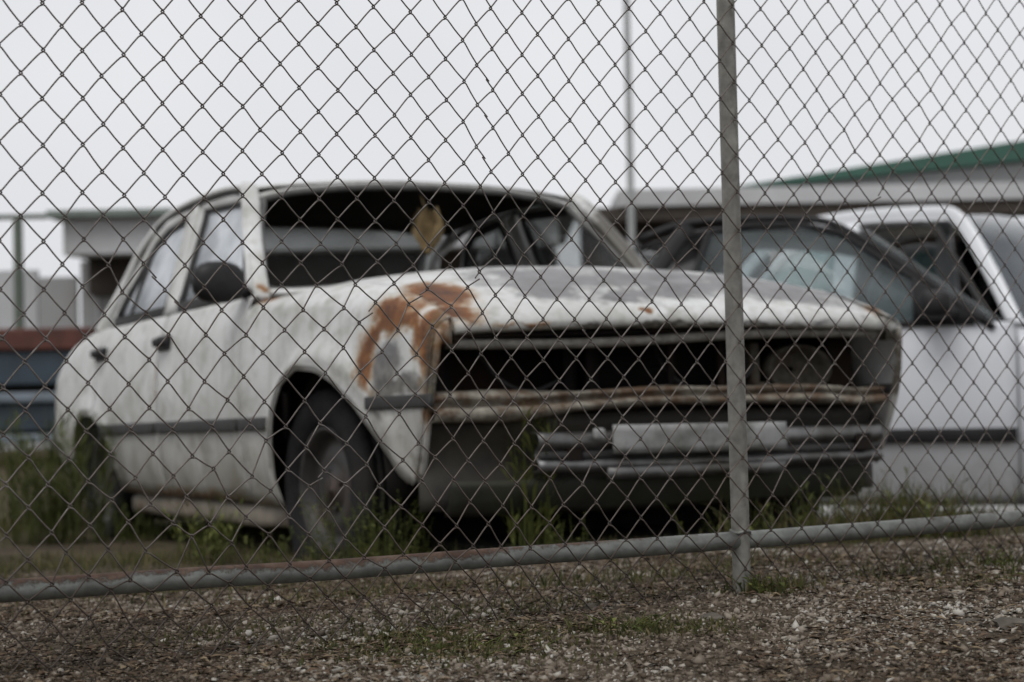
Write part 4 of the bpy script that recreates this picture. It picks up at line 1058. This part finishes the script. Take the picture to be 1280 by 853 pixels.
def blades(X, Y, Hh, wd=.0022, bend=.4, col=.45, cs=.2, Z=None):
    n = len(X); Z = np.array([gz(x, y) for x, y in zip(X, Y)])-.004 if Z is None else Z
    th = rng.random(n)*6.283; ph = rng.random(n)*6.283; bn = np.abs(rng.normal(0, bend, n))*Hh
    side = np.stack([np.cos(th), np.sin(th), 0*th], 1); dr = np.stack([np.cos(ph), np.sin(ph), 0*ph], 1)
    c = np.stack([X, Y, Z], 1); L = []
    W = wd*rng.uniform(.6, 1.5, n)
    for t, k in ((0, 1), (.45, .85), (.8, .5), (1, .06)):
        p = c+dr*(bn*t*t)[:, None]+np.array([0, 0, 1.])*(Hh*t*(1-.25*t*np.minimum(1, bn/np.maximum(Hh, 1e-5))))[:, None]
        L += [p-side*(W*k)[:, None]/1, p+side*(W*k)[:, None]/1]
    P = np.stack(L, 1); b = 8*np.arange(n)[:, None]
    F = np.concatenate([np.stack([b[:, 0]+2*k, b[:, 0]+2*k+1, b[:, 0]+2*k+3, b[:, 0]+2*k+2], 1) for k in range(3)])
    at = np.repeat(np.clip(rng.normal(col, cs, n), 0, 1), 8)
    return P.reshape(-1, 3), F, at
def scatter_grass():
    Xs, Ys, Hs = [], [], []
    def zone(n, cx, cy, rx, ry, h0, h1, rot=0):
        a = rng.normal(0, .5, n)*rx; b = rng.normal(0, .5, n)*ry; c, s = math.cos(rot), math.sin(rot)
        Xs.append(cx+a*c-b*s); Ys.append(cy+a*s+b*c); Hs.append(rng.uniform(h0, h1, n))
    # sparse yard cover
    n = 30000; Y = 3.6+rng.random(n)**.8*11; X = (rng.random(n)*2-1)*(Y*.30+.3)
    d = np.array([fbm(x*.9, y*.9, 4.)+.5*fbm(x*3.5, y*3.5, 7.) for x, y in zip(X, Y)]); k = d > np.where(Y < 4.6, .34, .12)
    Xs.append(X[k]); Ys.append(Y[k]); Hs.append(rng.uniform(.008, .032, k.sum())*(1+.06*Y[k]))
    fr = math.atan2(FD[1], FD[0])
    zone(700, .95, 5.02, .40, .14, .04, .16, .5); zone(700, 1.12, 5.12, .26, .16, .06, .20, .5); zone(350, .2, 4.75, .5, .14, .02, .07, .5)
    zone(500, -.40, 4.98, .25, .2, .02, .08); zone(350, -1.0, 5.6, .35, .5, .02, .07, .9)
    zone(220, .75, 3.72, .40, .08, .008, .030, fr); zone(260, 1.0, 3.90, .30, .10, .010, .04, fr); zone(260, .47, 3.47, .09, .07, .012, .045)
    zone(4200, -.12, 2.90, .22, .22, .004, .018); zone(1300, .22, 3.03, .15, .10, .004, .020); zone(900, .05, 3.35, .3, .12, .004, .02, fr); zone(700, -.45, 3.1, .3, .1, .004, .016, fr); zone(600, .9, 3.55, .3, .12, .004, .02, fr); zone(350, -.30, 3.75, .4, .15, .01, .035, fr); zone(350, .2, 3.75, .35, .12, .012, .045, fr)
    zone(2200, -.8, 4.5, .55, .5, .006, .030, .6); zone(1800, -1.5, 5.6, .7, .7, .01, .04, .6)
    zone(700, -2.2, 8.3, .6, .6, .05, .16); zone(1500, -4.5, 13, 2.0, 2.0, .04, .14); zone(1500, -5.2, 17.6, 1.6, .4, .08, .25); zone(160, 1.7, 6.9, .5, .25, .03, .08)
    X = np.concatenate(Xs); Y = np.concatenate(Ys); Hh = np.concatenate(Hs)
    P, F, at = blades(X, Y, Hh, .0019, .55, .50, .24)
    sc_ = np.repeat(np.clip(Y/4., 1, 3), 8)
    np_mesh('grass', P, F, 'blade', at, 'thin patchy green and straw grass growing over the yard', 'grass')
scatter_grass()
def weed(name, x, y, h, n, spread, label, leafy=True, sr=.0016, cat='weed', lean=.25, lw=.004, tone=(0, .9), grp='weeds growing against the wreck'):
    z = gz(x, y)-.005; E = empty(name, (x, y, z)); V, F, A = [], [], []; SV, SF = [], []
    rs = random.Random(int(x*1000)+int(y*77))
    for k in range(n):
        a = rs.random()*6.283; r = spread*rs.random()**.7; hh = h*rs.uniform(.5, 1.0)
        p0 = Vector((r*math.cos(a), r*math.sin(a), 0)); ld = Vector((math.cos(a), math.sin(a), 0))*(hh*lean*rs.random())+Vector((rs.gauss(0, .02), rs.gauss(0, .02), 0))
        pts = smoothpath([p0, p0+ld*.3+Vector((0, 0, hh*.5)), p0+ld+Vector((0, 0, hh))], 4)
        v, f = sweep(pts, lambda t: circ(sr*(1-.7*t), 4), (0, 1, 0)); b = len(SV); SV += v; SF += [tuple(i+b for i in q) for q in f]
        nl = int(hh/.014) if leafy else 5
        for q in range(nl):
            t = (.15+.85*q/nl); i0 = min(int(t*(len(pts)-1)), len(pts)-2); p = pts[i0].lerp(pts[i0+1], t*(len(pts)-1)-i0)
            la = rs.random()*6.283; L = (.030 if leafy else h*.32)*rs.uniform(.5, 1.1)*(1.1-.5*t); d = Vector((math.cos(la), math.sin(la), rs.uniform(.2, 1.0) if leafy else rs.uniform(.8, 2.2))).normalized()
            s = d.cross(Vector((0, 0, 1))).normalized()*lw*rs.uniform(.6, 1.3); b = len(V)
            V += [p, p+d*L*.5+s, p+d*L-Vector((0, 0, L*.25)), p+d*L*.5-s]; F.append((b, b+1, b+2, b+3)); A += [rs.uniform(*tone)]*4
    so_ = new('stems', SV, SF, 'weed', E, attr=[rs.uniform(.2, .8) for _ in SV]); so_['kind'] = 'stuff'
    o = new('foliage', V, F, 'weed', E, attr=A, smooth=False); o['kind'] = 'stuff'
    return tag(E, label, cat, grp)
weed('weed_clump', .035, 4.90, .44, 26, .055, 'tall slender green weed standing before the dark front apron', False, .0028, lean=.10, lw=.005, tone=(.7, 1))
weed('weed_clump', .12, 4.85, .13, 12, .09, 'low weed spray beside the tall slender weed', True)
weed('weed_clump', -.40, 4.98, .22, 60, .17, 'bushy leafy weed growing against the flat front tyre', True, lean=.5)
weed('weed_clump', -.90, 5.42, .22, 36, .08, 'bright grass tuft in front of the front door sill', False, lean=.45, tone=(.45, 1))
weed('weed_clump', -.70, 5.28, .10, 16, .09, 'small tuft between sill and front tyre', False, lean=.5)
weed('weed_clump', -1.78, 7.15, .56, 150, .20, 'tall rank grass tuft filling the rear wheel arch', False, lean=.3, lw=.005, tone=(0, .5))
weed('weed_clump', -1.45, 7.0, .18, 40, .16, 'shorter grass tuft at the rear end of the sill', False, lean=.45, lw=.004, tone=(0, .5))
weed('weed_clump', .95, 5.05, .20, 34, .28, 'dense dark grass under the far front corner of the wreck', False, lean=.3)
weed('weed_clump', .62, 4.95, .14, 20, .18, 'low dense grass behind the fence post', False, lean=.4)
weed('weed_clump', 1.02, 3.78, .07, 24, .16, 'small leafy weed under the bottom rail right of the post', True, lean=.6, grp='weeds along the fence line')
weed('weed_clump', .47, 3.45, .06, 14, .05, 'small leafy weed at the foot of the post', True, lean=.6, grp='weeds along the fence line')
weed('weed_clump', .16, 3.02, .04, 16, .08, 'tiny yellow-green weed on the gravel before the fence', True, lean=.7, grp='weeds along the fence line')
weed('weed_clump', -.10, 2.88, .03, 40, .16, 'flat mat of moss-green weed on the gravel', True, lean=.9, lw=.003, grp='weeds along the fence line')
# a few larger stones
MAT['stone'] = simple('dark_stone', (.085, .075, .062), .9, 0, .4, 30, .2, .004)
for (x, y, s, lb) in ((.80, 2.98, .022, 'dark lump of stone at the right edge of the gravel'), (.33, 3.12, .014, 'flat tan stone on the gravel right of the post foot'), (.13, 3.3, .012, 'small stone left of the post foot'), (.74, 3.02, .013, 'smaller stone beside the dark lump of stone')):
    bm = bmesh.new(); bmesh.ops.create_icosphere(bm, subdivisions=2, radius=s)
    for v in bm.verts:
        n = 1+.55*fbm(v.co.x/s+x*9, v.co.y/s, v.co.z/s+y, 3); v.co = Vector((v.co.x*1.5*n, v.co.y*1.1*n, v.co.z*.6*n))
    me = bpy.data.meshes.new('stone'); bm.to_mesh(me); bm.free(); o = bpy.data.objects.new('stone', me); COL.objects.link(o); me.materials.append(MAT['stone'])
    o.location = (x, y, gz(x, y)+s*.15); tag(o, lb, 'stone', 'loose stones on the gravel')
